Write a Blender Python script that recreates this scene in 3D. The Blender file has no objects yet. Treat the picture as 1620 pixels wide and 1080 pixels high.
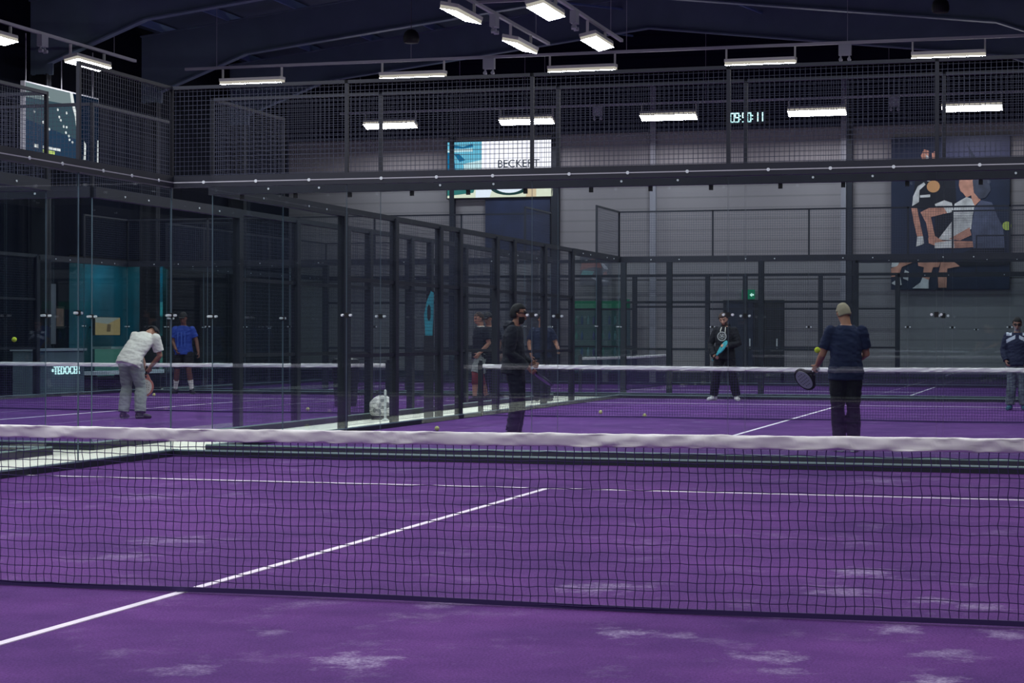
import bpy, bmesh, math, random
from mathutils import Vector, Matrix, noise
R = math.radians
S = bpy.context.scene
C = S.collection
random.seed(7)

# ------------------------------------------------------------------ camera, world, exposure
cam_d = bpy.data.cameras.new('camera')
cam = bpy.data.objects.new('camera', cam_d); C.objects.link(cam)
YAW, PITCH, ROLL, FPX = -0.2845, -0.0022, 0.0022, 3052.5
cam.location = (4.278, -8.758, 1.275)
cam_d.sensor_width = 36.0; cam_d.lens = 36.0 * FPX / 1620.0
cam_d.clip_end = 200
_fw = Vector((math.sin(YAW) * math.cos(PITCH), math.cos(YAW) * math.cos(PITCH), math.sin(PITCH)))
_rt = Vector((math.cos(YAW), -math.sin(YAW), 0)); _up = _rt.cross(_fw)
_r2 = _rt * math.cos(ROLL) + _up * math.sin(ROLL); _u2 = -_rt * math.sin(ROLL) + _up * math.cos(ROLL)
cam.rotation_euler = Matrix((_r2, _u2, -_fw)).transposed().to_euler()
S.camera = cam
w = bpy.data.worlds.new('world'); S.world = w; w.use_nodes = True
w.node_tree.nodes['Background'].inputs[0].default_value = (0.01, 0.014, 0.03, 1)
w.node_tree.nodes['Background'].inputs[1].default_value = 1.0
S.view_settings.view_transform = 'Standard'; S.view_settings.look = 'None'
S.view_settings.gamma = 1.0; S.view_settings.use_curve_mapping = False
S.view_settings.exposure = 0.0
S.cycles.transparent_max_bounces = 64
S.cycles.max_bounces = 10; S.cycles.diffuse_bounces = 4; S.cycles.glossy_bounces = 4
S.cycles.caustics_reflective = False; S.cycles.caustics_refractive = False
LAMP_STRENGTH = 79.0

# ------------------------------------------------------------------ materials
def lin(c):
    return tuple(((v / 255) / 12.92 if v / 255 <= 0.04045 else ((v / 255 + 0.055) / 1.055) ** 2.4) for v in c) + (1,)
MATS = {}
def mat(name, rgb, rough=0.6, metal=0.0, vary=0.0, scale=8.0, bump=0.0, bscale=40.0, spec=0.5):
    if name in MATS: return MATS[name]
    m = bpy.data.materials.new(name); m.use_nodes = True; MATS[name] = m
    nt = m.node_tree; b = nt.nodes['Principled BSDF']
    b.inputs['Base Color'].default_value = lin(rgb)
    b.inputs['Roughness'].default_value = rough; b.inputs['Metallic'].default_value = metal
    b.inputs['Specular IOR Level'].default_value = spec
    if vary or bump:
        tc = nt.nodes.new('ShaderNodeTexCoord')
    if vary:
        n = nt.nodes.new('ShaderNodeTexNoise'); n.inputs['Scale'].default_value = scale; n.inputs['Detail'].default_value = 5
        nt.links.new(tc.outputs['Object'], n.inputs['Vector'])
        r = nt.nodes.new('ShaderNodeMapRange'); r.inputs[1].default_value = 0.3; r.inputs[2].default_value = 0.7
        r.inputs[3].default_value = 1 - vary; r.inputs[4].default_value = 1 + vary
        nt.links.new(n.outputs['Fac'], r.inputs[0])
        mx = nt.nodes.new('ShaderNodeMix'); mx.data_type = 'RGBA'; mx.blend_type = 'MULTIPLY'; mx.inputs[0].default_value = 1
        mx.inputs[6].default_value = lin(rgb)
        nt.links.new(r.outputs[0], mx.inputs[7]); nt.links.new(mx.outputs[2], b.inputs['Base Color'])
    if bump:
        n2 = nt.nodes.new('ShaderNodeTexNoise'); n2.inputs['Scale'].default_value = bscale; n2.inputs['Detail'].default_value = 4
        nt.links.new(tc.outputs['Object'], n2.inputs['Vector'])
        bp = nt.nodes.new('ShaderNodeBump'); bp.inputs['Strength'].default_value = bump; bp.inputs['Distance'].default_value = 0.02
        nt.links.new(n2.outputs['Fac'], bp.inputs['Height']); nt.links.new(bp.outputs[0], b.inputs['Normal'])
    return m
def emit(name, rgb, strength=1.0, one_sided=False):
    if name in MATS: return MATS[name]
    m = bpy.data.materials.new(name); m.use_nodes = True; MATS[name] = m
    nt = m.node_tree; nt.nodes.clear()
    o = nt.nodes.new('ShaderNodeOutputMaterial'); e = nt.nodes.new('ShaderNodeEmission')
    e.inputs[0].default_value = lin(rgb); e.inputs[1].default_value = strength
    nt.links.new(e.outputs[0], o.inputs[0])
    return m
def glass(name, tint, refl_rough=0.0):
    if name in MATS: return MATS[name]
    m = bpy.data.materials.new(name); m.use_nodes = True; MATS[name] = m
    nt = m.node_tree; nt.nodes.clear()
    o = nt.nodes.new('ShaderNodeOutputMaterial'); t = nt.nodes.new('ShaderNodeBsdfTransparent')
    g = nt.nodes.new('ShaderNodeBsdfGlossy'); mx = nt.nodes.new('ShaderNodeMixShader')
    t.inputs[0].default_value = tint; g.inputs['Roughness'].default_value = refl_rough
    geo = nt.nodes.new('ShaderNodeNewGeometry'); d = nt.nodes.new('ShaderNodeVectorMath'); d.operation = 'DOT_PRODUCT'
    nt.links.new(geo.outputs['Normal'], d.inputs[0]); nt.links.new(geo.outputs['Incoming'], d.inputs[1])
    def mth(op, a, b_=None):
        n = nt.nodes.new('ShaderNodeMath'); n.operation = op
        for i, v in enumerate((a, b_)):
            if v is None: continue
            if isinstance(v, (int, float)): n.inputs[i].default_value = v
            else: nt.links.new(v, n.inputs[i])
        return n.outputs[0]
    k = mth('POWER', mth('SUBTRACT', 1.0, mth('ABSOLUTE', d.outputs['Value'])), 5.0)      # reflectance of a pane by viewing angle
    nt.links.new(mth('ADD', mth('MULTIPLY', k, 0.96), 0.04), mx.inputs[0])
    nt.links.new(t.outputs[0], mx.inputs[1]); nt.links.new(g.outputs[0], mx.inputs[2])
    nt.links.new(mx.outputs[0], o.inputs[0])
    return m

M_GLASS = glass('tempered_glass', (0.950, 0.976, 0.980, 1))
M_EDGE = mat('glass_edge', (112, 134, 146), 0.3)
M_STEEL = mat('black_powder_coat', (22, 27, 42), 0.55, vary=0.15, scale=5)
M_WIRE = mat('wire_grey', (52, 57, 78), 0.45)
M_BEAD = mat('glazing_bead', (140, 165, 165), 0.4)
M_BOLT = mat('bolt_bright', (225, 232, 235), 0.3)
M_WHITE_LINE = mat('line_white', (246, 236, 250), 0.8, vary=0.06, scale=3)
M_TAPE = mat('net_tape_white', (250, 247, 246), 0.7, vary=0.04, scale=9)
M_CORD = mat('net_cord', (62, 44, 98), 0.8)
M_CONC = mat('pale_concrete', (222, 224, 206), 0.8, vary=0.08, scale=1.5)
M_RAFTER = mat('rafter_grey', (108, 124, 142), 0.6, vary=0.08, scale=2)
M_PURLIN = mat('galvanised_purlin', (122, 148, 190), 0.45, metal=0.2)
M_DECK = mat('roof_deck', (72, 86, 110), 0.7, vary=0.1, scale=1)
M_LAMPBODY = mat('lamp_body', (208, 208, 205), 0.45)
M_GALV = mat('galvanised_tray', (178, 178, 186), 0.45)
M_BOX = mat('grey_box', (165, 168, 178), 0.5)
M_BLACK = mat('matt_black', (11, 12, 18), 0.7)
M_DARKWALL = mat('dark_cladding', (20, 24, 36), 0.75, vary=0.1, scale=1)
M_LAMP = emit('lamp_glow', (248, 249, 255), LAMP_STRENGTH)

M_OPAL = emit('lamp_opal_rim', (255, 248, 232), 0.42)

def cladding(name, rgb, axis='Z', period=0.33, joint=2.9):
    """Profiled metal sheet: ribs as bump, thin dark panel joints."""
    m = bpy.data.materials.new(name); m.use_nodes = True; MATS[name] = m
    nt = m.node_tree; b = nt.nodes['Principled BSDF']; b.inputs['Roughness'].default_value = 0.55
    tc = nt.nodes.new('ShaderNodeTexCoord'); sp = nt.nodes.new('ShaderNodeSeparateXYZ')
    nt.links.new(tc.outputs['Object'], sp.inputs[0])
    def frac_line(sock, per, width):
        d = nt.nodes.new('ShaderNodeMath'); d.operation = 'DIVIDE'; d.inputs[1].default_value = per; nt.links.new(sock, d.inputs[0])
        f = nt.nodes.new('ShaderNodeMath'); f.operation = 'FRACT'; nt.links.new(d.outputs[0], f.inputs[0])
        l = nt.nodes.new('ShaderNodeMath'); l.operation = 'LESS_THAN'; l.inputs[1].default_value = width / per; nt.links.new(f.outputs[0], l.inputs[0])
        return f.outputs[0], l.outputs[0]
    fr, rib = frac_line(sp.outputs[axis], period, period * 0.16)
    _, j = frac_line(sp.outputs[axis], joint, 0.03)
    mxm = nt.nodes.new('ShaderNodeMath'); mxm.operation = 'MULTIPLY_ADD'
    nt.links.new(rib, mxm.inputs[0]); mxm.inputs[1].default_value = 0.22; nt.links.new(j, mxm.inputs[2])
    mx = nt.nodes.new('ShaderNodeMix'); mx.data_type = 'RGBA'
    nt.links.new(mxm.outputs[0], mx.inputs[0]); mx.inputs[6].default_value = lin(rgb); mx.inputs[7].default_value = lin([v * 0.35 for v in rgb])
    nt.links.new(mx.outputs[2], b.inputs['Base Color'])
    bp = nt.nodes.new('ShaderNodeBump'); bp.inputs['Strength'].default_value = 0.5; bp.inputs['Distance'].default_value = 0.03
    nt.links.new(fr, bp.inputs['Height']); nt.links.new(bp.outputs[0], b.inputs['Normal'])
    return m
M_ENDWALL = cladding('end_wall_cladding', (142, 138, 142), 'Z', 0.30, 2.85)
M_GABLE = cladding('gable_shaded_cladding', (30, 32, 50), 'Z', 0.30, 2.85)  # shade above the lamps put into the gable's colour
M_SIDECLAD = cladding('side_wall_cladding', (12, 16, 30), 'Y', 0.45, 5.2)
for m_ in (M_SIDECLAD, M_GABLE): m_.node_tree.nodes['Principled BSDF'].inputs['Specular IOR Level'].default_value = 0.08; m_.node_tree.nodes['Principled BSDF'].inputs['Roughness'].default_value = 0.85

def turf_mat(name, sand=()):
    m = bpy.data.materials.new(name); m.use_nodes = True; MATS[name] = m
    nt = m.node_tree; N = nt.nodes; L = nt.links
    b = N['Principled BSDF']; b.inputs['Roughness'].default_value = 0.9; b.inputs['Specular IOR Level'].default_value = 0.15
    geo = N.new('ShaderNodeNewGeometry')
    def nz(scale, detail=4, rough=0.6, stretch=None):
        n = N.new('ShaderNodeTexNoise'); n.inputs['Scale'].default_value = scale; n.inputs['Detail'].default_value = detail
        n.inputs['Roughness'].default_value = rough
        if stretch:
            mp = N.new('ShaderNodeMapping'); mp.inputs['Scale'].default_value = stretch
            L.new(geo.outputs['Position'], mp.inputs['Vector']); L.new(mp.outputs[0], n.inputs['Vector'])
        else: L.new(geo.outputs['Position'], n.inputs['Vector'])
        return n.outputs['Fac']
    big = N.new('ShaderNodeMapRange'); L.new(nz(0.8, 8, 0.68), big.inputs[0])
    big.inputs[1].default_value = 0.3; big.inputs[2].default_value = 0.75
    mx = N.new('ShaderNodeMix'); mx.data_type = 'RGBA'; L.new(big.outputs[0], mx.inputs[0])
    mx.inputs[6].default_value = lin((73, 42, 105)); mx.inputs[7].default_value = lin((114, 66, 141))
    fine = N.new('ShaderNodeMapRange'); L.new(nz(90, 2), fine.inputs[0])
    fine.inputs[1].default_value = 0.25; fine.inputs[2].default_value = 0.75; fine.inputs[3].default_value = 0.62; fine.inputs[4].default_value = 1.38
    m2 = N.new('ShaderNodeMix'); m2.data_type = 'RGBA'; m2.blend_type = 'MULTIPLY'; m2.inputs[0].default_value = 1
    L.new(mx.outputs[2], m2.inputs[6]); L.new(fine.outputs[0], m2.inputs[7])
    # sparse dusting of sand over the pile
    s = N.new('ShaderNodeMapRange'); L.new(nz(1.9, 8, 0.72, (1.0, 0.8, 1)), s.inputs[0])
    s.inputs[1].default_value = 0.56; s.inputs[2].default_value = 0.80; s.inputs[4].default_value = 0.5
    total = s.outputs[0]
    wob = nz(7, 5, 0.7)
    for (x, y, r, a) in sand:                     # sand spills with a shape of their own
        d = N.new('ShaderNodeVectorMath'); d.operation = 'SUBTRACT'; L.new(geo.outputs['Position'], d.inputs[0]); d.inputs[1].default_value = (x, y, 0)
        sc = N.new('ShaderNodeVectorMath'); sc.operation = 'MULTIPLY'; L.new(d.outputs[0], sc.inputs[0]); sc.inputs[1].default_value = (1 / r, 1 / (r * 1.15), 0)
        ln = N.new('ShaderNodeVectorMath'); ln.operation = 'LENGTH'; L.new(sc.outputs[0], ln.inputs[0])
        ad = N.new('ShaderNodeMath'); ad.operation = 'MULTIPLY_ADD'; L.new(wob, ad.inputs[0]); ad.inputs[1].default_value = 3.2; L.new(ln.outputs['Value'], ad.inputs[2])
        mr = N.new('ShaderNodeMapRange'); L.new(ad.outputs[0], mr.inputs[0]); mr.inputs[1].default_value = 2.35; mr.inputs[2].default_value = 1.45
        mr.inputs[3].default_value = 0; mr.inputs[4].default_value = a
        mm = N.new('ShaderNodeMath'); mm.operation = 'MAXIMUM'; L.new(total, mm.inputs[0]); L.new(mr.outputs[0], mm.inputs[1]); total = mm.outputs[0]
    gr = N.new('ShaderNodeMapRange'); L.new(nz(60, 3), gr.inputs[0]); gr.inputs[1].default_value = 0.3; gr.inputs[2].default_value = 0.65
    gm = N.new('ShaderNodeMath'); gm.operation = 'MULTIPLY'; L.new(total, gm.inputs[0]); L.new(gr.outputs[0], gm.inputs[1])
    m3 = N.new('ShaderNodeMix'); m3.data_type = 'RGBA'; L.new(gm.outputs[0], m3.inputs[0]); L.new(m2.outputs[2], m3.inputs[6])
    m3.inputs[7].default_value = lin((196, 184, 214)); L.new(m3.outputs[2], b.inputs['Base Color'])
    bp = N.new('ShaderNodeBump'); bp.inputs['Strength'].default_value = 0.5; bp.inputs['Distance'].default_value = 0.01
    L.new(nz(140, 2), bp.inputs['Height']); L.new(bp.outputs[0], b.inputs['Normal'])
    return m

# ------------------------------------------------------------------ object helpers
def prop(o, label=None, cat=None, group=None, kind=None):
    if label: o['label'] = label
    if cat: o['category'] = cat
    if group: o['group'] = group
    if kind: o['kind'] = kind
    return o
def thing(name, label, cat, loc=(0, 0, 0), rz=0.0, group=None):
    o = bpy.data.objects.new(name, None); C.objects.link(o)
    o.empty_display_size = 0.1
    o.location = loc; o.rotation_euler = (0, 0, rz)
    return prop(o, label, cat, group)
def link(name, me, parent=None, loc=(0, 0, 0)):
    o = bpy.data.objects.new(name, me); C.objects.link(o); o.location = loc
    if parent: o.parent = parent
    return o
def copy_tree(o, parent=None):
    c = o.copy(); C.objects.link(c); c.parent = parent
    for ch in list(o.children): copy_tree(ch, c)
    return c
class MB:
    """Collects shapes and links them as ONE mesh object."""
    def __init__(s): s.v = []; s.f = []; s.m = []; s.mi = 0; s.sm = False
    def add(s, vs, fs, mi=None):
        b = len(s.v); s.v += [tuple(x) for x in vs]; s.f += [tuple(b + i for i in f) for f in fs]
        s.m += [s.mi if mi is None else mi] * len(fs); return s
    def box(s, x0, x1, y0, y1, z0, z1, mi=None):
        return s.add([(x0, y0, z0), (x1, y0, z0), (x1, y1, z0), (x0, y1, z0), (x0, y0, z1), (x1, y0, z1), (x1, y1, z1), (x0, y1, z1)],
                     [(3, 2, 1, 0), (4, 5, 6, 7), (0, 1, 5, 4), (1, 2, 6, 5), (2, 3, 7, 6), (3, 0, 4, 7)], mi)
    def bar(s, a, b, w_, h_=None, mi=None, n=4, ph=0.25):
        a = Vector(a); b = Vector(b); h_ = h_ or w_
        t = (b - a).normalized(); u = t.cross(Vector((0, 0, 1)))
        if u.length < 1e-4: u = t.cross(Vector((0, 1, 0)))
        u.normalize(); k = t.cross(u)
        vs = []
        f = 1 / math.cos(math.pi / n) if n == 4 else 1
        for p in (a, b):
            for i in range(n):
                q = 2 * math.pi * (i / n + (ph / 2 if n == 4 else 0))
                vs.append(p + u * math.cos(q) * w_ / 2 * f + k * math.sin(q) * h_ / 2 * f)
        fs = [tuple(range(n))[::-1], tuple(range(n, 2 * n))] + [(i, (i + 1) % n, n + (i + 1) % n, n + i) for i in range(n)]
        return s.add(vs, fs, mi)
    def lathe(s, prof, n=20, c=(0, 0, 0), mi=None):
        vs = []; fs = []
        for (r, z) in prof:
            for i in range(n): a = 2 * math.pi * i / n; vs.append((c[0] + r * math.cos(a), c[1] + r * math.sin(a), c[2] + z))
        for j in range(len(prof) - 1):
            for i in range(n): fs.append((j * n + i, j * n + (i + 1) % n, (j + 1) * n + (i + 1) % n, (j + 1) * n + i))
        fs.append(tuple(range(n))[::-1]); fs.append(tuple(range((len(prof) - 1) * n, len(prof) * n)))
        return s.add(vs, fs, mi)
    def prism(s, pts, y0, y1, mi=None):
        """polygon in x,z extruded along y"""
        n = len(pts)
        vs = [(x, y0, z) for x, z in pts] + [(x, y1, z) for x, z in pts]
        return s.add(vs, [tuple(range(n))[::-1], tuple(range(n, 2 * n))] + [(i, (i + 1) % n, n + (i + 1) % n, n + i) for i in range(n)], mi)
    def mesh(s, name, mats):
        me = bpy.data.meshes.new(name); me.from_pydata(s.v, [], s.f)
        for m in (mats if isinstance(mats, (list, tuple)) else [mats]): me.materials.append(m)
        me.polygons.foreach_set('material_index', s.m)
        if s.sm: me.polygons.foreach_set('use_smooth', [True] * len(s.f))
        bm = bmesh.new(); bm.from_mesh(me); bmesh.ops.recalc_face_normals(bm, faces=bm.faces); bm.to_mesh(me); bm.free()
        me.update(); return me
    def build(s, name, mats, parent=None, loc=(0, 0, 0)):
        return link(name, s.mesh(name, mats), parent, loc)
CACHE = {}
def box_mesh(dx, dy, dz, m, name='box'):
    k = (round(dx, 3), round(dy, 3), round(dz, 3), m.name)
    if k not in CACHE: CACHE[k] = MB().box(-dx / 2, dx / 2, -dy / 2, dy / 2, 0, dz).mesh(name, m)
    return CACHE[k]
def pane_mesh(wd, ht):
    k = ('pane', round(wd, 3), round(ht, 3))
    if k not in CACHE:
        b = MB(); b.box(0, wd, -0.006, 0.006, 0, ht); b.m = [1, 1, 0, 1, 0, 1]
        CACHE[k] = b.mesh('glass_pane', [M_GLASS, M_EDGE])
    return CACHE[k]
def wire_mesh(wd, ht):
    k = ('wire', round(wd, 3), round(ht, 3))
    if k not in CACHE:
        b = MB(); n = max(1, round(wd / 0.05)); t = 0.0019
        for i in range(n + 1):
            x = wd * i / n; b.add([(x - t, -t, 0), (x + t, -t, 0), (x, t, 0), (x - t, -t, ht), (x + t, -t, ht), (x, t, ht)], [(0, 1, 4, 3), (1, 2, 5, 4), (2, 0, 3, 5)])
        n = max(1, round(ht / 0.05))
        for i in range(n + 1):
            z = ht * i / n; b.add([(0, t, z - t), (0, t, z + t), (0, t + 2 * t, z), (wd, t, z - t), (wd, t, z + t), (wd, 3 * t, z)], [(0, 1, 4, 3), (1, 2, 5, 4), (2, 0, 3, 5)])
        CACHE[k] = b.mesh('wire_mesh', M_WIRE)
    return CACHE[k]
def text_mesh(name, body, size, m, depth=0.004):
    cu = bpy.data.curves.new(name, 'FONT'); cu.body = body; cu.size = size; cu.extrude = depth; cu.align_x = 'CENTER'; cu.align_y = 'CENTER'
    o = bpy.data.objects.new(name, cu); C.objects.link(o)
    dg = bpy.context.evaluated_depsgraph_get(); me = bpy.data.meshes.new_from_object(o.evaluated_get(dg))
    bpy.data.objects.remove(o); bpy.data.curves.remove(cu)
    me.materials.clear(); me.materials.append(m); return me

# ------------------------------------------------------------------ the hall shell
XL, XR, YE, YB = -17.8, 5.4, 43.5, -12.0
RX = -6.2                                        # ridge line
def eave(x, top=True):                            # roof deck height
    return (10.2 if top else 9.15) - 0.118 * abs(x - RX)
WT = 0.25
def structure(o, label=None): o['kind'] = 'structure'; return o
structure(MB().box(XL - 4.6, XR, YB, YE, -0.2, -0.02).build('floor', M_CONC))
zl, zr, zt = eave(XL), eave(XR), eave(RX)
structure(MB().box(XL - WT, XR + WT, YE, YE + WT, -0.2, 6.95).build('wall_end', M_ENDWALL))
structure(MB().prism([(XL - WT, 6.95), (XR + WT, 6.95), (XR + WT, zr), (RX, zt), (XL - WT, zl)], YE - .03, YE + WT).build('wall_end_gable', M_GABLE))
structure(MB().prism([(XL - WT, -0.2), (XR + WT, -0.2), (XR + WT, zr), (RX, zt), (XL - WT, zl)], YB - WT, YB).build('wall_back', M_DARKWALL))
structure(MB().box(XR, XR + WT, YB, YE, -0.2, zr).build('wall_right', M_SIDECLAD))
# left wall with the opening of the lounge window
LY0, LY1, LZ0, LZ1 = 30.7, 35.9, 0.25, 3.15
b = MB(); b.box(XL - WT, XL, YB, LY0, -0.2, zl); b.box(XL - WT, XL, LY1, YE, -0.2, zl)
b.box(XL - WT, XL, LY0, LY1, LZ1, zl); b.box(XL - WT, XL, LY0, LY1, -0.2, LZ0)
structure(b.build('wall_left', M_SIDECLAD))
b = MB()
b.add([(XL - WT, YB, zl), (RX, YB, zt), (RX, YE, zt), (XL - WT, YE, zl), (XL - WT, YB, zl + .15), (RX, YB, zt + .15), (RX, YE, zt + .15), (XL - WT, YE, zl + .15)],
      [(0, 1, 2, 3), (4, 5, 6, 7), (0, 1, 5, 4), (1, 2, 6, 5), (2, 3, 7, 6), (3, 0, 4, 7)])
b.add([(XR + WT, YB, zr), (RX, YB, zt), (RX, YE, zt), (XR + WT, YE, zr), (XR + WT, YB, zr + .15), (RX, YB, zt + .15), (RX, YE, zt + .15), (XR + WT, YE, zr + .15)],
      [(0, 1, 2, 3), (4, 5, 6, 7), (0, 1, 5, 4), (1, 2, 6, 5), (2, 3, 7, 6), (3, 0, 4, 7)])
structure(b.build('ceiling', M_DECK))
# lounge behind the window
ZL = -19.4
M_TEALWALL = mat('lounge_teal_wall', (28, 86, 104), 0.7, vary=0.25, scale=1.2)
structure(MB().box(ZL - .1, ZL, LY0 - 1.5, LY1 + 4.5, -0.02, 3.4).build('wall_lounge_back', M_TEALWALL))
structure(MB().box(ZL, XL - WT, LY0 - 1.6, LY0 - 1.5, -0.02, 3.4).build('wall_lounge_near', M_TEALWALL))
structure(MB().box(ZL, XL - WT, LY1 + 4.5, LY1 + 4.6, -0.02, 3.4).build('wall_lounge_far', M_TEALWALL))
structure(MB().box(ZL - .1, XL - WT, LY0 - 1.6, LY1 + 4.6, 3.4, 3.5).build('ceiling_lounge', M_DARKWALL))
win = structure(MB().box(XL - .2, XL - .05, LY0, LY0 + .08, LZ0, LZ1).box(XL - .2, XL - .05, LY1 - .08, LY1, LZ0, LZ1).box(XL - .2, XL - .05, LY0, LY1, LZ1 - .08, LZ1)
                .box(XL - .2, XL - .05, LY0, LY1, LZ0, LZ0 + .08).build('window_1', M_BLACK))
MB().box(XL - .13, XL - .12, LY0, LY1, LZ0, LZ1).build('pane', M_GLASS, win)['kind'] = 'structure'
# doors in the end wall
dr = structure(MB().box(-4.98, -4.9, YE - .05, YE + .02, 0, 2.3).box(-3.4, -3.32, YE - .05, YE + .02, 0, 2.3).box(-4.98, -3.32, YE - .05, YE + .02, 2.22, 2.3).build('door_1', M_BLACK))
for x0, x1, hx, c in ((-4.9, -4.16, -4.24, (24, 34, 56)), (-4.14, -3.4, -3.5, (9, 10, 16))):
    lf = MB().box(x0, x1, YE - .045, YE, 0.02, 2.22).build('door_leaf', mat('door_leaf_%d' % int(-x0 * 10), c, 0.5), dr); lf['kind'] = 'structure'
    MB().bar((hx, YE - .09, 0.95), (hx, YE - .09, 1.25), 0.035).bar((hx, YE - .09, .98), (hx, YE - .045, .98), .025).bar((hx, YE - .09, 1.22), (hx, YE - .045, 1.22), .025).build('door_handle', M_BOLT, lf)['kind'] = 'structure'
# cladding rails and columns on the end wall
for i, (x, wd, m) in enumerate(((-6.93, .16, mat('column_pale', (140, 140, 150), .5)), (-1.56, .14, M_STEEL), (-1.72, .14, mat('column_pale', (140, 140, 150), .5)), (-9.72, .22, M_STEEL), (-12.75, .14, M_STEEL))):
    structure(MB().box(x - wd / 2, x + wd / 2, YE - .16, YE, -0.02, 8.2).build('trim_%d' % (i + 1), m))
structure(MB().box(XL, XR, YE - .05, YE, -0.02, 0.32).build('baseboard_end', M_STEEL))

# turf carpets with their painted lines
GY, XC2 = 11.02, -11.5
TURF = turf_mat('purple_turf', [
    (1.55, -1.64, .24, .95), (1.0, -2.04, .17, .6), (2.4, -.62, .17, .8), (2.64, -.64, .13, .6), (3.1, -1.09, .19, .85), (3.18, 1.86, .26, .85), (3.14, 1.03, .28, .6), (3.63, .81, .17, .65),
    (3.79, -.8, .2, .7), (3.78, -1.4, .17, .8), (1.96, .79, .3, .7), (1.37, .0, .2, .55), (3.53, -.17, .18, .75), (1.34, -.45, .14, .45), (4.01, -.21, .2, .7), (-2.79, 5.2, .5, .35), (-1.15, 2.21, .4, .5),
    (-1.0, 1.34, .3, .45), (2.61, 8.73, .4, .45), (3.87, .66, .18, .7), (3.21, -1.43, .13, .6), (.95, -1.06, .13, .45)])
def court_floor(name, cx, cy, hx, hy, lines):
    o = structure(MB().box(cx - hx, cx + hx, cy - hy, cy + hy, -0.02, 0.0).build(name, TURF))
    for (x0, x1, y0, y1) in lines:
        MB().box(cx + x0, cx + x1, cy + y0, cy + y1, 0.0, 0.004).build('line_marking', M_WHITE_LINE, o)['kind'] = 'structure'
def std_lines(): return [(-5, 5, 6.925, 6.975), (-5, 5, -6.975, -6.925), (-.025, .025, -7.0, 7.0)]
court_floor('floor_turf', 0, 0, 5, 10, std_lines())
court_floor('floor_turf', XC2, 0, 5, 10, std_lines())
court_floor('floor_turf', 0, GY + 10, 5, 10, std_lines())
court_floor('floor_turf', XC2, GY + 10, 5, 10, std_lines())
court_floor('floor_turf', RX, 37.4, 10, 5, [(6.925, 6.975, -5, 5), (-6.975, -6.925, -5, 5), (-7, 7, -.025, .025)])

# portal frames, purlins and bracing of the roof
def portal(y):
    b = MB(); hw = 0.09
    for s, xe in ((-1, XL), (1, XR)):
        lo = lambda x: eave(x, False)
        x_h = RX + s * 8.8; xin = xe - s * 0.45
        pts = [(xe, 7.0), (xin, 7.0), (xin, 7.25), (x_h, lo(x_h)), (RX, lo(RX)), (RX, eave(RX) - .2), (xe, eave(xe) - .2)]
        b.prism(pts, y - .012, y + .012)
        for (p, q) in ((pts[1], pts[2]), (pts[2], pts[3]), (pts[3], pts[4])):
            b.bar((p[0], y, p[1]), (q[0], y, q[1]), 0.2, 0.035)
        b.bar((pts[5][0], y, pts[5][1]), (pts[6][0], y, pts[6][1]), 0.2, 0.03); b.bar((xe - s * .02, y, 7.0), (xe - s * .02, y, pts[6][1]), .2, .03)
    return b
for i, y in enumerate((-7.4, -2.2, 3.0, 8.2, 13.4, 18.6, 23.8, 29.0, 34.25, 39.4)):
    structure(portal(y).build('beam_portal', M_RAFTER))
    for xa, xb in ((XL, XL + .45), (XR - .45, XR)):
        structure(MB().box(xa, xb, y - .012, y + .012, -.02, 7.02).box(xa, xa + .03, y - .1, y + .1, -.02, 7.02).box(xb - .03, xb, y - .1, y + .1, -.02, 7.02).build('beam_column', M_DARKWALL))
for s, n in ((-1, 7), (1, 7)):
    for k in range(n):
        x = RX + s * (0.5 + k * 1.75); z = eave(x) - .1
        structure(MB().box(x - .03, x + .03, YB, YE, z - .09, z + .09).build('beam_purlin', M_PURLIN))
# slim tie rods between the frames
for (y0, y1, x, dx) in ((29, 34.25, -12.5, 2.6), (34.25, 39.4, -9.5, 2.6), (34.25, 39.4, -4.9, 1.6), (29, 34.25, -3.0, -2.4), (39.4, 43.3, -9.0, 1.5)):
    structure(MB().bar((x, y0, eave(x) - .45), (x + dx, y1, eave(x + dx) - .45), .05).build('beam_brace', M_PURLIN))

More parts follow.
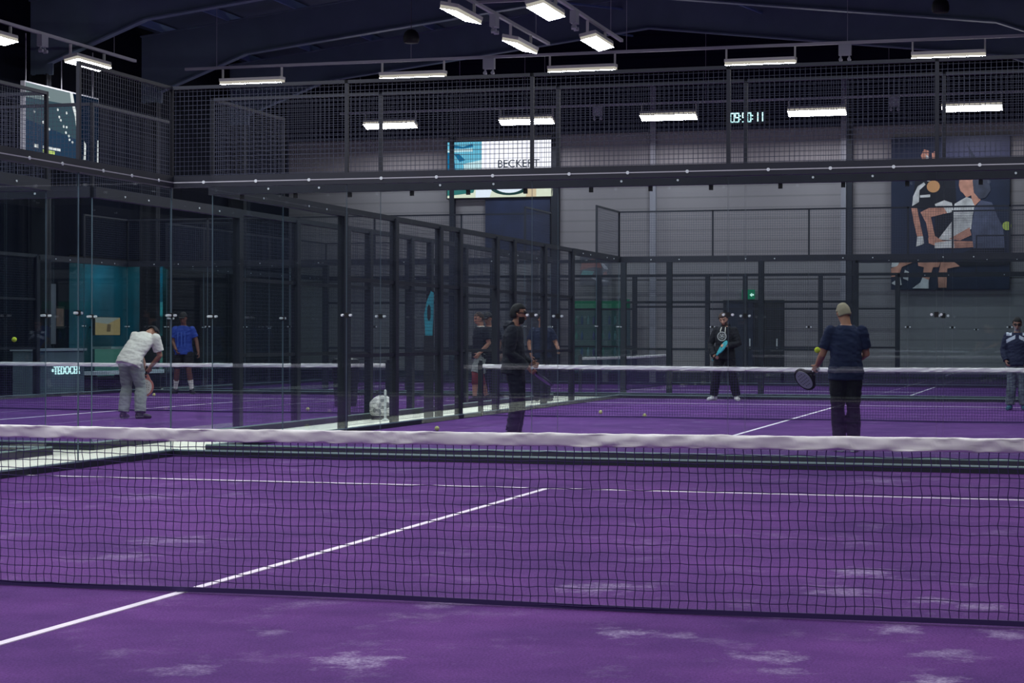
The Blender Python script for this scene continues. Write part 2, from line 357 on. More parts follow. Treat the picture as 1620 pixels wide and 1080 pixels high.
# ------------------------------------------------------------------ court walls
H3, H4 = 2.95, 3.94
_bolt = MB(); _bolt.sm = False
def disc(b, x, z, r=.02, d=.075):
    n = 10; vs = []
    for y in (-d, d):
        for i in range(n): a = 2 * math.pi * i / n; vs.append((x + r * math.cos(a), y, z + r * math.sin(a)))
    b.add(vs, [tuple(range(n)), tuple(range(n, 2 * n))[::-1]] + [(i, (i + 1) % n, n + (i + 1) % n, n + i) for i in range(n)])
BOLT_ME = MB(); disc(BOLT_ME, 0, 0, .013, .02); BOLT_ME = BOLT_ME.mesh('bolt', M_BOLT)
CLAMP_ME = MB().box(-.02, .02, -.016, .016, -.025, .025).mesh('glass_clamp', M_BLACK)
def court_wall(label, loc, along, segs, group, clamps=False, base=True, light=False):
    """A run of court enclosure. segs: (u0, u1, kind) along the wall; along 'x' or 'y'."""
    t = thing('court_wall', label, 'court fence', loc, 0 if along == 'x' else math.pi / 2, group)
    L0, L1 = segs[0][0], segs[-1][1]
    mcol = M_STEEL
    if base:
        MB().box(L0 - .05, L1 + .05, -.06, .06, -.02, .06).build('base_rail', mcol, t)
        MB().box(L0 - .05, L1 + .05, -.062, -.02, .06, .074).build('glazing_bead', M_BEAD, t)
    posts = {}
    bolts = MB()
    for (u0, u1, k) in segs:
        wd = u1 - u0
        if k in ('g4', 'g3', 'g3s'):
            link('glass_pane', pane_mesh(wd - .008, 2.82), t, (u0 + .004, 0, .07))
            MB().box(u0, u1, -.05, .05, 2.86, 2.98).build('top_rail', mcol, t)
            if light: MB().box(u0, u1, -.053, -.05, 2.905, 2.916).build('edge_strip', M_GALV, t)
            for q in ((.2, .5, .8) if light else (.35, .65)): disc(bolts, u0 + wd * q, 2.91, .017 if light else .012, .058)
            if clamps:
                for q in (.18, .5, .82): link('glass_clamp', CLAMP_ME, t, (u0 + wd * q, 0, 2.83))
            for uu in (u0, u1):
                if ('c', round(uu, 2)) not in posts:
                    posts[('c', round(uu, 2))] = 1
                    c = link('glass_clamp', CLAMP_ME, t, (uu, 0, 1.5))
                    link('bolt', BOLT_ME, c, (-.045, 0, 0)); link('bolt', BOLT_ME, c, (.045, 0, 0))
        if k == 'g4':
            link('wire_mesh', wire_mesh(wd, H4 - 3.0), t, (u0, 0, 2.99))
            MB().box(u0, u1, -.018, .018, H4 - .035, H4).build('mesh_rail', mcol, t)
            for uu in (u0, u1):
                if ('s', round(uu, 2)) not in posts:
                    posts[('s', round(uu, 2))] = 1
                    link('post', box_mesh(.036, .036, H4 - 2.86, mcol, 'post'), t, (uu, 0, 2.86))
        if k in ('m3', 'door'):
            z0 = .1 if k == 'm3' else 2.12
            for za, zb in ((z0, 1.02), (1.02, 2.02), (2.06, H3)) if k == 'm3' else ((2.14, H3),):
                link('wire_mesh', wire_mesh(wd, zb - za), t, (u0, 0, za))
            for z in ((1.0, 2.02) if k == 'm3' else (2.08,)):
                MB().box(u0, u1, -.025, .025, z, z + .05).build('mid_rail', mcol, t)
            MB().box(u0, u1, -.03, .03, H3 - .04, H3 + .03).build('top_rail', mcol, t)
            for uu in (u0, u1):
                if ('p', round(uu, 2)) not in posts:
                    posts[('p', round(uu, 2))] = 1
                    link('post', box_mesh(.12, .1, H3, mcol, 'post'), t, (uu, 0, 0))
    if bolts.v: bolts.build('bolt', M_BOLT, t)
    return t
BACK = [(i * 2.0, i * 2.0 + 2.0, 'g4') for i in range(5)]
def side(y_from=0.0):
    s = [(0, 2, 'g4'), (2, 4, 'g3'), (4, 6, 'm3'), (6, 8, 'm3'), (8, 8.98, 'm3'), (8.98, 10.98, 'door'), (10.98, 12, 'm3'), (12, 14, 'm3'), (14, 16, 'm3'), (16, 18, 'g3'), (18, 20, 'g4')]
    return [x for x in s if x[0] >= y_from]
G1 = 'glass and mesh court walls'
court_wall('glass and wire mesh back wall nearest the white-taped front net', (-5, 10, 0), 'x', BACK, G1, light=True)
court_wall('glass side wall meeting the nearest back wall at its mesh corner', (-5, -10, 0), 'y', side(12), G1, light=True)
court_wall('back wall of the neighbouring court across the pale corridor, closest to the front net', (XC2 - 5, 10, 0), 'x', BACK, G1)
court_wall('neighbouring court side wall ending beside the pale corridor, closest to the front net', (XC2 + 5, -10, 0), 'y', side(12), G1)
court_wall('glass wall just behind the nearest back wall, facing the man in a navy tee', (-5, GY, 0), 'x', BACK, G1, True)
court_wall('glass wall with mesh top facing the bending man in white shirt', (XC2 - 5, GY, 0), 'x', BACK, G1)
court_wall('long black mesh side fence beside the bearded man in a dark hoodie', (-5, GY, 0), 'y', side(), G1)
court_wall('black mesh side fence across the pale corridor, behind the teal stand', (XC2 + 5, GY, 0), 'y', side(), G1)
court_wall('dark mesh side fence along the lounge, behind the player in a blue shirt', (XC2 - 5, GY, 0), 'y', side(), G1)
court_wall('glass back wall behind the man in black holding a teal racket', (-5, GY + 20, 0), 'x', BACK, G1)
court_wall('glass back wall behind the player in a blue shirt', (XC2 - 5, GY + 20, 0), 'x', BACK, G1)
court_wall('mesh side fence just beyond the glass behind the man with teal racket', (RX - 10, 32.4, 0), 'x', side(), G1)
court_wall('low mesh fence in front of the double doors and end wall', (RX - 10, 42.4, 0), 'x', side(), G1)
court_wall('glass end wall of the far crosswise court, beside the lounge', (RX - 10, 32.4, 0), 'y', BACK, G1)

# ------------------------------------------------------------------ nets
NETH, CELL = 0.812, 0.0421
def net_meshes(L):
    k = ('net', L)
    if k in CACHE: return CACHE[k]
    nx = round(L / CELL); nz_ = 18
    rnd = random.Random(3)
    P = {}
    for i in range(nx + 1):
        for j in range(nz_ + 1):
            x = -L / 2 + L * i / nx; z = 0.02 + (NETH - 0.064) * j / nz_
            x += 0.003 * math.sin(j * 1.9 + i * .35) + rnd.uniform(-.0022, .0022)
            z += 0.002 * math.sin(i * .9) + rnd.uniform(-.0015, .0015) - .005 * math.sin(x * 1.3) * (1 - j / nz_) + .0045 * abs(x) * j / nz_
            y = 0.008 * math.sin(x * 2.1 + z * 3) * (1 - (j / nz_) ** 3)
            P[i, j] = Vector((x, y, z))
    b = MB(); t = .0021
    for i in range(nx + 1):
        for j in range(nz_ + 1):
            if j < nz_:
                a, c = P[i, j], P[i, j + 1]
                b.add([a + Vector((-t, 0, 0)), a + Vector((0, -t, 0)), a + Vector((t, 0, 0)), a + Vector((0, t, 0)), c + Vector((-t, 0, 0)), c + Vector((0, -t, 0)), c + Vector((t, 0, 0)), c + Vector((0, t, 0))],
                      [(0, 1, 5, 4), (1, 2, 6, 5), (2, 3, 7, 6), (3, 0, 4, 7)])
            if i < nx:
                a, c = P[i, j], P[i + 1, j]
                b.add([a + Vector((0, 0, -t)), a + Vector((0, -t, 0)), a + Vector((0, 0, t)), a + Vector((0, t, 0)), c + Vector((0, 0, -t)), c + Vector((0, -t, 0)), c + Vector((0, 0, t)), c + Vector((0, t, 0))],
                      [(0, 1, 5, 4), (1, 2, 6, 5), (2, 3, 7, 6), (3, 0, 4, 7)])
    net = b.mesh('netting', M_CORD)
    # folded white band with twisted wrinkles
    b = MB(); b.sm = True; n = int(L * 60); k_ = 16; vs = []
    for i in range(n + 1):
        x = -L / 2 + L * i / n
        for q in range(k_):
            a = 2 * math.pi * q / k_; cz = math.sin(a); cy = math.cos(a)
            z = math.copysign(abs(cz) ** .55, cz) * .032 + .0045 * abs(x); y = math.copysign(abs(cy) ** .7, cy) * .013
            wz = noise.noise(Vector((x * 9 - z * 95, z * 22, 1.3 + (0 if cy < 0 else 5)))) + .5 * noise.noise(Vector((x * 23 - z * 180, z * 30, 9)))
            y += math.copysign(1, cy) * max(-.003, .017 * wz)
            z += .0035 * noise.noise(Vector((x * 5, 0, 7))) + .0025 * noise.noise(Vector((x * 16, cz, 3)))
            vs.append((x, y, NETH - .027 + z))
    fs = [(i * k_ + q, i * k_ + (q + 1) % k_, (i + 1) * k_ + (q + 1) % k_, (i + 1) * k_ + q) for i in range(n) for q in range(k_)]
    b.add(vs, fs); b.add([vs[q] for q in range(k_)], [tuple(range(k_))]); b.add([vs[n * k_ + q] for q in range(k_)], [tuple(range(k_))])
    tape = b.mesh('net_tape', M_TAPE)
    b = MB(); m_ = 200
    for i in range(m_):
        x0 = -L / 2 + L * i / m_; x1 = -L / 2 + L * (i + 1) / m_
        b.box(x0, x1, -.006, .006, 0.006 + .004 * math.sin(x0 * 2), .03 + .004 * math.sin(x0 * 2))
    band = b.mesh('bottom_band', M_CORD)
    post = MB().box(-.035, .035, -.035, .035, -.02, .86).lathe([(.03, .86), (.03, .9), (.012, .91)], 12).mesh('net_post', M_STEEL)
    CACHE[k] = (net, tape, band, post); return CACHE[k]
def court_net(label, loc, rz=0.0, L=9.84):
    t = thing('tennis_net', label, 'net', loc, rz)
    net, tape, band, post = net_meshes(L)
    link('netting', net, t); link('net_tape', tape, t); link('bottom_band', band, t)
    link('net_post', post, t, (-L / 2 - .035, 0, 0)); link('net_post', post, t, (L / 2 + .035, 0, 0))
    return t
court_net('large front net with wrinkled white tape, closest of all nets', (0, 0, 0))
court_net('net with white tape behind the man in a navy tee', (0, GY + 10, 0))
court_net('net with white tape in front of the player in a blue shirt', (XC2, GY + 10, 0))
court_net('small distant net standing crosswise in front of the green-lit cabinet', (RX, 37.4, 0), math.pi / 2)

# ------------------------------------------------------------------ lamps on trays
ZLAMP = 7.2
def make_lamp():
    t = thing('flood_light', 'x', 'ceiling lamp')
    b = MB(); b.box(-.76, .76, -.17, .17, .015, .08)
    b.build('housing', M_LAMPBODY, t)
    b = MB(); b.box(-.75, .75, -.16, .16, -.05, .02); b.m = [1, 0, 1, 1, 1, 1]; b.f[0] = (3, 2, 1, 0); b.m[0] = 0; b.m[1] = 1
    link('diffuser', b.mesh('diffuser', [M_LAMP, M_OPAL]), t)
    for x in (-.74, .74): link('bracket', box_mesh(.035, .05, .24, M_LAMPBODY, 'bracket'), t, (x, 0, .06))
    return t
def place_lamp(proto, x, y, rz, tilt, label, group):
    o = copy_tree(proto); o.location = (x, y, ZLAMP); o.rotation_euler = (tilt, 0, rz); o['label'] = label; o['group'] = group
    for ch in o.children:
        if ch.name.startswith('bracket'): ch.rotation_euler = (-tilt, 0, 0)
    return o
LP = make_lamp()
ordn = ['first', 'second', 'third', 'fourth', 'fifth']
GL = 'long court floodlights under the cable trays'
for i in range(5):
    x = RX + (i - 2) * 3.95
    place_lamp(LP, x, 32.55, 0, R(4), '%s lamp from the lounge side on the closer crosswise tray' % ordn[i], GL)
    place_lamp(LP, x, 41.95, 0, R(-20), '%s bright lamp from the lounge side on the tray by the clock wall' % ordn[i], GL)
spots = [GY + 10 + (i - 2) * 3.9 for i in range(5)]
for x, tl, nm in ((-16.3, -12, 'tray beside the hanging screen'), (-6.55, 12, 'tray above the pale corridor'), (-4.95, -12, "tray above the hooded man's court")):
    for i, y in enumerate(spots):
        lab = '%s bright lamp from the far end of the %s' % (ordn[4 - i], nm)
        if x == -4.95 and i < 3 or x == -6.55 and i < 3 or x == -16.3 and i < 4: lab = 'floodlight out of the picture on the %s' % nm
        place_lamp(LP, x, y, math.pi / 2, R(tl) , lab, GL if 'out of' not in lab else nm + ' lamps')
HID = 'floodlights over the near courts above the picture'
for x, tl in ((3.9, 12), ):
    for y in spots: place_lamp(LP, x, y, math.pi / 2, R(tl), 'floodlight high above the edge of a court, out of the picture', HID)
for x, tl in ((-16.3, -12), (-6.55, 12), (-4.95, -12), (3.9, 12)):
    for i in range(5): place_lamp(LP, x, (i - 2) * 3.9, math.pi / 2, R(tl), 'floodlight high above the edge of a court, out of the picture', HID)
for ch in list(LP.children): bpy.data.objects.remove(ch)
bpy.data.objects.remove(LP)
def tray(label, a, b_, hang):
    t = thing('cable_tray', label, 'cable tray', (0, 0, 0), 0, 'cable trays carrying the lamps')
    MB().bar(a, b_, .07, .06).build('channel', M_GALV, t)
    for p in hang: MB().bar((p[0], p[1], ZLAMP + .3), (p[0], p[1], eave(p[0]) + .02), .012, n=6).build('hanger_rod', M_GALV, t)
zt_ = ZLAMP + .34
tray('thin grey tray carrying the closer crosswise row of lamps', (RX - 9.6, 32.55, zt_), (XR - .3, 32.55, zt_), [(x, 32.55) for x in (-15, -10.2, -5.2, -.4, 4)])
tray('thin grey tray with five glowing lamps close to the clock', (RX - 9.4, 41.95, zt_), (XR - .3, 41.95, zt_), [(x, 41.95) for x in (-15, -10.2, -5.2, -.4, 4)])
tray('grey tray beside the hanging screen on the dark wall', (-16.3, -9, zt_), (-16.3, 31, zt_), [(-16.3, y) for y in (-5, 5, 15, 25, 30)])
tray('slanting grey tray over the pale corridor', (-6.55, -9, zt_), (-6.55, 31, zt_), [(-6.55, y) for y in (-5, 5, 15, 25, 30)])
tray('slanting grey tray over the court with the navy tee player', (-4.95, -9, zt_), (-4.95, 31, zt_), [(-4.95, y) for y in (-5, 5, 15, 25, 30)])
tray('grey tray near the poster end wall side, above the picture', (3.9, -9, zt_), (3.9, 31, zt_), [(3.9, y) for y in (-5, 5, 15, 25)])
MB().bar((-6.55, 25.9, zt_ + .03), (-4.95, 25.9, zt_ + .03), .05).build('cross_tray', M_GALV)
prop(bpy.data.objects['cross_tray'], 'short grey cross piece joining the two slanting trays', 'cable tray')
def emergency(label, x, y, rz=0.0):
    t = thing('emergency_light', label, 'emergency light', (x, y, zt_ - .03), rz, 'twin-spot emergency boxes under the trays')
    MB().box(-.13, .13, -.06, .06, -.24, -.0).build('housing', M_BOX, t)
    for sx in (-.09, .09):
        MB().bar((sx, 0, -.24), (sx, 0, -.29), .03).bar((sx, .03, -.33), (sx, -.06, -.33), .075, n=10).bar((sx, 0, -.28), (sx, 0, -.34), .05).build('spot_head', M_BOX, t)
    return t
emergency('twin-spot box between the second and third lamps of the closer crosswise tray', -8.35, 32.55)
emergency('twin-spot box between the fourth and fifth lamps of the closer crosswise tray', -.45, 32.55)
emergency('small twin-spot box under the tray just before the clock', -8.15, 41.95)
emergency('small twin-spot box under the clock-wall tray, above the poster', -.25, 41.95)
emergency('twin-spot box between the lamps of the tray over the corridor', -6.55, 27.0, math.pi / 2)
emergency('twin-spot box between the lamps beside the court of the navy tee player', -4.95, 27.0, math.pi / 2)
emergency('twin-spot box on the tray above the hanging screen', -16.3, 26.9, math.pi / 2)
def speaker(label, x, y, z):
    t = thing('pendant_speaker', label, 'speaker', (x, y, z))
    b = MB(); b.sm = True; b.lathe([(.15, -.13), (.17, -.08), (.17, .0), (.15, .08), (.09, .14), (.03, .16)], 20); b.build('shell', M_BLACK, t)
    MB().bar((0, 0, .15), (0, 0, eave(x) - z), .012, n=6).build('hanger_cord', M_BLACK, t)
speaker('black dome speaker hanging under the roof above the second closer lamp', -9.3, 30, 7.65)
speaker('black dome speaker hanging under the roof above the poster', 1.7, 30, 7.8)

# ------------------------------------------------------------------ screens, posters, signs
def poly_plate(b, pts, y, mi):
    n = len(pts); b.add([(p[0], y, p[1]) for p in pts], [tuple(range(n))], mi)
def flat_picture(name, polys, to_uv, mats, parent, y=-.031, step=.0006):
    """Flat artwork: coloured shapes lying on the board, each a hair in front of the last."""
    b = MB()
    for i, (mi, pts) in enumerate(polys): poly_plate(b, [to_uv(p) for p in pts], y - step * i, mi)
    me = bpy.data.meshes.new(name); me.from_pydata(b.v, [], b.f)
    for m in mats: me.materials.append(m)
    me.polygons.foreach_set('material_index', b.m); me.update()
    return link(name, me, parent)
def circle(cx, cy, rx, ry=None, n=20, a0=0, a1=360):
    return [(cx + rx * math.cos(R(a0 + (a1 - a0) * i / n)), cy + (ry or rx) * math.sin(R(a0 + (a1 - a0) * i / n))) for i in range(n + (a1 - a0 != 360))]

# large lit screen high on the end wall
SW, SH = 3.1, 1.58
t = thing('video_screen', 'glowing white and cyan advertising screen high on the end wall', 'screen', (-11.33, YE - .12, 5.22))
MB().box(-SW / 2 - .03, SW / 2 + .03, -.025, .1, -.03, SH + .03).build('casing', M_BLACK, t)
MB().bar((-1.2, .0, SH), (-1.2, 0, 8.4 - 5.22 + .7), .02, n=6).bar((1.3, .0, SH), (1.3, 0, 8.4 - 5.22 + .8), .02, n=6).build('hanger_rod', M_GALV, t)
sm = [emit('scr_white', (236, 238, 250), 1.25), emit('scr_cyan', (108, 196, 226), .9), emit('scr_blue', (28, 120, 168), .75), emit('scr_pale', (196, 232, 240), 1.0),
      emit('scr_green', (70, 150, 146), .7), emit('scr_cream', (238, 238, 214), 1.1), emit('scr_brown', (150, 122, 104), .7), emit('scr_dark', (44, 84, 84), .6), emit('scr_peach', (236, 208, 172), 1.0)]
uv = lambda p: (-SW / 2 + (p[0] - 85) / 1425 * SW, (835 - p[1]) / 750 * SH)
flat_picture('display', [(0, [(85, 85), (1510, 85), (1510, 835), (85, 835)]), (1, [(85, 85), (550, 85), (550, 480), (85, 480)]), (2, [(85, 220), (160, 230), (200, 480), (85, 480)]),
    (2, [(160, 120), (300, 150), (420, 110), (440, 150), (300, 175), (160, 160)]), (2, [(170, 240), (240, 240), (330, 330), (250, 350)]), (3, [(85, 180), (430, 175), (430, 215), (85, 220)]), (3, [(300, 380), (550, 330), (550, 480), (320, 480)]),
    (5, [(85, 480), (1510, 480), (1510, 835), (85, 835)]), (1, [(85, 480), (500, 480), (460, 700), (85, 720)]), (4, [(85, 680), (470, 690), (440, 770), (260, 790), (85, 805)]), (0, [(480, 560), (760, 560), (660, 835), (470, 835)]),
    (7, circle(930, 700, 260, 110, 24, 0, 180) ), (0, circle(930, 660, 215, 120, 28)), (6, circle(1150, 680, 85, 55, 18)), (8, [(1170, 700), (1290, 690), (1300, 835), (1150, 835)]), (5, [(1290, 680), (1510, 640), (1510, 835), (1290, 835)]), (4, [(1280, 650), (1420, 660), (1400, 700), (1290, 700)])],
    uv, sm, t)
tx = link('lettering', text_mesh('lettering', 'BECKERT', .3, emit('scr_ink', (60, 78, 96), .35)), t, uv((1050, 395)) and (uv((1050, 395))[0], -.048, uv((1050, 395))[1])); tx.rotation_euler = (math.pi / 2, 0, 0)

# hanging screen parallel to the dark side wall
HW, HH, HX, HY = 3.15, 1.55, -17.1, 27.55
t = thing('video_screen', 'dark teal screen with a white curved stripe, hung beside the dark wall', 'screen', (HX, HY, 5.1), math.pi / 2)
MB().box(-.03, HW + .03, -.025, .08, -.03, HH + .03).build('casing', M_GALV, t)
MB().bar((.1, .03, HH), (.1, .03, 2.6), .02, n=6).bar((1.6, .03, HH), (1.6, .03, 2.6), .02, n=6).bar((3.0, .03, HH), (3.0, .03, 2.6), .02, n=6).build('hanger_rod', M_GALV, t)
hm = [emit('ad_teal', (62, 86, 98), .8), emit('ad_blue', (40, 66, 92), .8), emit('ad_white', (232, 240, 240), .9), emit('ad_grey', (128, 146, 150), .8), emit('ad_lime', (196, 220, 120), .9), emit('ad_navy', (14, 30, 50), .8)]
P = [(0, [(0, 0), (1, 0), (1, 1), (0, 1)]), (1, [(0, 0), (.7, 0), (.7, .35), (0, .5)]), (3, [(0, .8), (.62, .83), (.6, 1), (0, 1)]), (5, [(.72, 0), (1, 0), (1, 1), (.62, 1), (.7, .7), (.74, .4)]),
     (2, [(.59, 1), (.63, 1), (.66, .82), (.70, .66), (.72, .45), (.715, 0), (.68, 0), (.685, .45), (.66, .68), (.61, .85)]), (2, [(.79, .36), (.82, .3), (.81, 0), (.775, 0), (.785, .2)]),
     (2, [(.08, .88), (.17, .88), (.17, .92), (.08, .92)]), (2, [(.21, .86), (.31, .86), (.28, .91), (.21, .91)]), (2, [(.22, .14), (.46, .14), (.46, .175), (.22, .175)]), (2, [(.1, .13), (.16, .13), (.16, .18), (.1, .18)]),
     (4, [(.22, .08), (.38, .08), (.38, .125), (.22, .125)]), (2, [(.98, 0), (1, 0), (1, .4), (.985, .4)])]
for (x, y) in ((.42, .72), (.44, .62), (.46, .58), (.54, .7), (.5, .5), (.54, .5), (.53, .42), (.57, .38), (.58, .33), (.62, .3), (.22, .5), (.27, .5), (.3, .42), (.1, .62), (.47, .79)): P.append((2, circle(x, y, .013, .02, 8)))
flat_picture('display', P, lambda p: (p[0] * HW, p[1] * HH), hm, t)

# digital clock
t = thing('digital_clock', 'black digital clock with pale cyan digits on the end wall', 'clock', (-4.35, YE - .1, 7.26))
MB().box(-.62, .62, -.03, .07, -.2, .2).build('casing', M_BLACK, t)
SEG = {'0': 'abcdef', '1': 'bc', '5': 'afgcd', '9': 'abcdfg'}
b = MB(); x = -.43
for ch in '09:50:11':
    if ch == ':':
        b.box(x + .005, x + .03, -.04, -.03, .03, .06).box(x + .005, x + .03, -.04, -.03, -.06, -.03); x += .065; continue
    g = {'a': (0, .11, .105, .13), 'g': (0, .11, -.012, .012), 'd': (0, .11, -.13, -.105), 'f': (-.002, .026, .005, .125), 'b': (.086, .112, .005, .125), 'e': (-.002, .026, -.125, -.005), 'c': (.086, .112, -.125, -.005)}
    for s_ in SEG[ch]: x0, x1, z0, z1 = g[s_]; b.box(x + x0, x + x1, -.04, -.03, z0, z1)
    x += .13
b.build('digits', emit('clock_glow', (190, 250, 255), 2.6), t)

# exit sign
t = thing('exit_sign', 'small green lit emergency exit sign above the double doors', 'sign', (-4.28, YE - .1, 2.34))
MB().box(-.17, .17, -.02, .06, -.02, .24).build('casing', emit('exit_green', (16, 120, 84), 1.0), t)
b = MB()
b.mi = 0
for pts in ([(-.13, .02), (-.02, .02), (-.02, .2), (-.13, .2)],): b.prism(pts, -.024, -.02)
b.prism([(.04, .1), (.1, .16), (.1, .125), (.15, .125), (.15, .08), (.1, .08), (.1, .04)], -.024, -.02)
b.build('pictogram', emit('exit_white', (214, 255, 238), 1.6), t)

# hanging poster of resting players
PW, PH = 3.06, 4.05
t = thing('wall_poster', 'tall navy poster of resting players hung on the end wall', 'poster', (1.07, YE - .1, 2.56))
MB().box(-PW / 2, PW / 2, -.03, .0, 0, PH).build('board', mat('poster_navy', (22, 34, 62), .6, vary=.25, scale=1.2), t)
pm = [mat('p_skin', (196, 140, 120), .6, vary=.35, scale=4), mat('p_white', (208, 208, 208), .6, vary=.35, scale=4), mat('p_grey', (84, 90, 116), .6, vary=.35, scale=4), mat('p_hair', (62, 66, 84), .6, vary=.35, scale=4), mat('p_black', (12, 16, 34), .6), mat('p_lime', (186, 206, 96), .6), mat('p_orange', (206, 152, 104), .6), mat('p_sheen', (52, 56, 88), .4)]
K, W_, G_, H_, B_, Y_, O_, S_ = 4, 1, 2, 3, 4, 5, 6, 7
pp = [(S_, [(400, 60), (832, 60), (832, 240), (640, 235), (560, 110), (600, 232), (400, 240)]), (K, [(240, 225), (480, 220), (500, 520), (330, 545), (220, 500)]), (K, [(360, 540), (480, 540), (470, 700), (360, 720)]),
    (0, [(270, 180), (290, 140), (322, 150), (320, 232), (285, 228)]), (0, [(340, 165), (365, 150), (382, 200), (372, 232), (345, 225)]), (1, [(300, 170), (322, 190), (318, 228), (302, 222)]),
    (1, [(220, 440), (250, 375), (290, 350), (300, 365), (262, 400), (258, 475), (215, 500)]), (O_, circle(350, 378, 42, 38)), (1, [(304, 318), (322, 320), (330, 345), (312, 345)]), (1, [(265, 432), (330, 428), (330, 445), (265, 447)]),
    (0, [(208, 505), (246, 512), (262, 590), (285, 695), (250, 705), (225, 600)]), (1, [(248, 695), (286, 692), (292, 740), (242, 758)]), (0, [(268, 540), (330, 510), (440, 498), (470, 540), (335, 572), (345, 620), (362, 700), (322, 705), (305, 610)]),
    (1, [(360, 490), (420, 466), (468, 484), (480, 540), (440, 548), (415, 510), (365, 512)]),
    (1, [(485, 490), (560, 448), (620, 470), (600, 560), (590, 650), (480, 720), (380, 715), (470, 600)]), (0, [(515, 335), (555, 308), (600, 335), (605, 430), (560, 452), (540, 425), (522, 410), (512, 375)]), (3, [(520, 330), (540, 300), (590, 312), (560, 332)]),
    (0, [(450, 712), (580, 640), (592, 690), (520, 722)]), (0, [(318, 705), (360, 692), (410, 722), (600, 728), (606, 765), (470, 772), (360, 752), (322, 738)]), (1, [(360, 735), (480, 720), (485, 768), (360, 770)]),
    (2, [(612, 520), (650, 470), (720, 486), (758, 580), (790, 640), (800, 772), (604, 772), (592, 650)]), (0, [(588, 395), (622, 440), (650, 468), (612, 505), (592, 460)]), (3, [(598, 345), (650, 310), (700, 340), (712, 410), (680, 455), (640, 462), (606, 420)]), (0, circle(592, 415, 14, 26)),
    (4, [(480, 800), (832, 800), (832, 880), (520, 885), (470, 840)]), (Y_, circle(814, 634, 28)), (K, [(540, 800), (600, 772), (800, 772), (800, 880), (540, 880)]),
    (1, [(85, 860), (110, 822), (145, 835), (120, 885), (82, 888)]), (0, [(120, 880), (160, 828), (260, 822), (250, 845), (150, 888), (130, 945), (82, 950), (80, 895)]), (1, [(82, 990), (140, 950), (150, 1002), (110, 1005)]), (1, [(158, 960), (170, 905), (196, 920), (190, 975)]),
    (0, [(250, 835), (400, 822), (402, 850), (385, 890), (350, 890), (325, 970), (280, 962), (292, 890), (255, 880)]), (1, [(218, 1024), (270, 985), (282, 955), (322, 970), (322, 1026)]), (0, [(400, 860), (440, 826), (520, 885), (440, 900), (436, 1020), (384, 1020), (380, 950)])]
flat_picture('print', pp, lambda p: (-PW / 2 + (p[0] - 80) / 752 * PW, PH - (p[1] - 60) / 972 * PH), pm, t)
t = thing('wall_poster', 'dark blue banner on the end wall directly below the glowing screen', 'poster', (-10.82, YE - .08, 3.72))
MB().box(-.95, .95, -.02, 0, 0, 1.46).build('board', mat('banner_blue', (34, 44, 76), .6, vary=.35, scale=1.5), t)
MB().box(-.97, .97, -.03, .01, 1.46, 1.5).build('top_batten', M_BLACK, t)
t = thing('wall_poster', 'small reddish round picture above the green-lit cabinet', 'poster', (-8.55, YE - .08, 2.72))
MB().box(-.45, .45, -.02, 0, 0, .86).build('board', mat('pic_slate', (92, 92, 104), .6), t)
flat_picture('print', [(0, [(.0, .5), (.05, .8), (.4, .86), (.62, .8), (.7, .55), (.45, .6)]), (1, [(.6, .85), (.85, .6), (.9, .5), (.75, .55), (.62, .75)]), (2, [(.0, .3), (.35, .28), (.45, .45), (.1, .5)]), (1, [(.35, .25), (.6, .1), (.95, .12), (.7, .2), (.5, .32)]), (0, [(.72, .25), (.86, .3), (.84, .45), (.74, .42)])],
    lambda p: (-.45 + p[0] * .9, p[1] * .86), [mat('pic_red', (150, 98, 96), .6), mat('pic_pale', (186, 186, 196), .6), mat('pic_teal', (96, 156, 158), .6)], t, -.021)

# green-lit cabinet at the end wall
t = thing('display_cabinet', 'tall display cabinet glowing green against the end wall', 'cabinet', (-8.35, YE - .75, -.02))
MB().box(-.8, .8, .52, .56, 0, 2.3).box(-.8, -.76, 0, .52, 0, 2.3).box(.76, .8, 0, .52, 0, 2.3).box(-.02, .02, 0, .52, .3, 2.0).build('carcass', mat('cab_slate', (70, 92, 102), .5), t)
MB().box(-.8, .8, -.01, .52, 0, .3).build('plinth', M_BLACK, t)
MB().box(-.8, .8, -.02, .5, 2.05, 2.34).build('lit_header', emit('cab_green', (34, 124, 92), .55), t)
b = MB()
for z in (.75, 1.2, 1.62): b.box(-.76, .76, 0.02, .5, z, z + .03)
b.build('shelf', mat('cab_shelf', (80, 120, 120), .5), t)
MB().box(-.76, .76, .49, .515, .32, 2.04).build('back_panel', emit('cab_glow', (62, 112, 112), .3), t)
MB().box(-.76, .76, -.005, 0, .32, 2.04).build('glass_front', M_GLASS, t)
bt = MB(); bt.sm = True; bt.lathe([(.035, 0), (.038, .12), (.03, .17), (.013, .2), (.013, .24)], 10)
cols = [(60, 190, 160), (40, 120, 190), (150, 220, 220), (90, 100, 190)]
bottles = [bt.mesh('bottle', mat('bottle_%d' % i, c, .3)) for i, c in enumerate(cols)]
i = 0
for z in (.78, 1.23, 1.65):
    for x in (-.64, -.48, -.3, -.14, .12, .3, .46, .64):
        if (i * 7) % 5 == 0: i += 1; continue
        o = link('bottle', bottles[i % 4], None, (-8.35 + x, YE - .75 + .2, -.02 + z)); i += 1
        prop(o, 'one of the coloured bottles on the shelves of the green-lit cabinet', 'bottle', 'bottles in the green-lit cabinet')

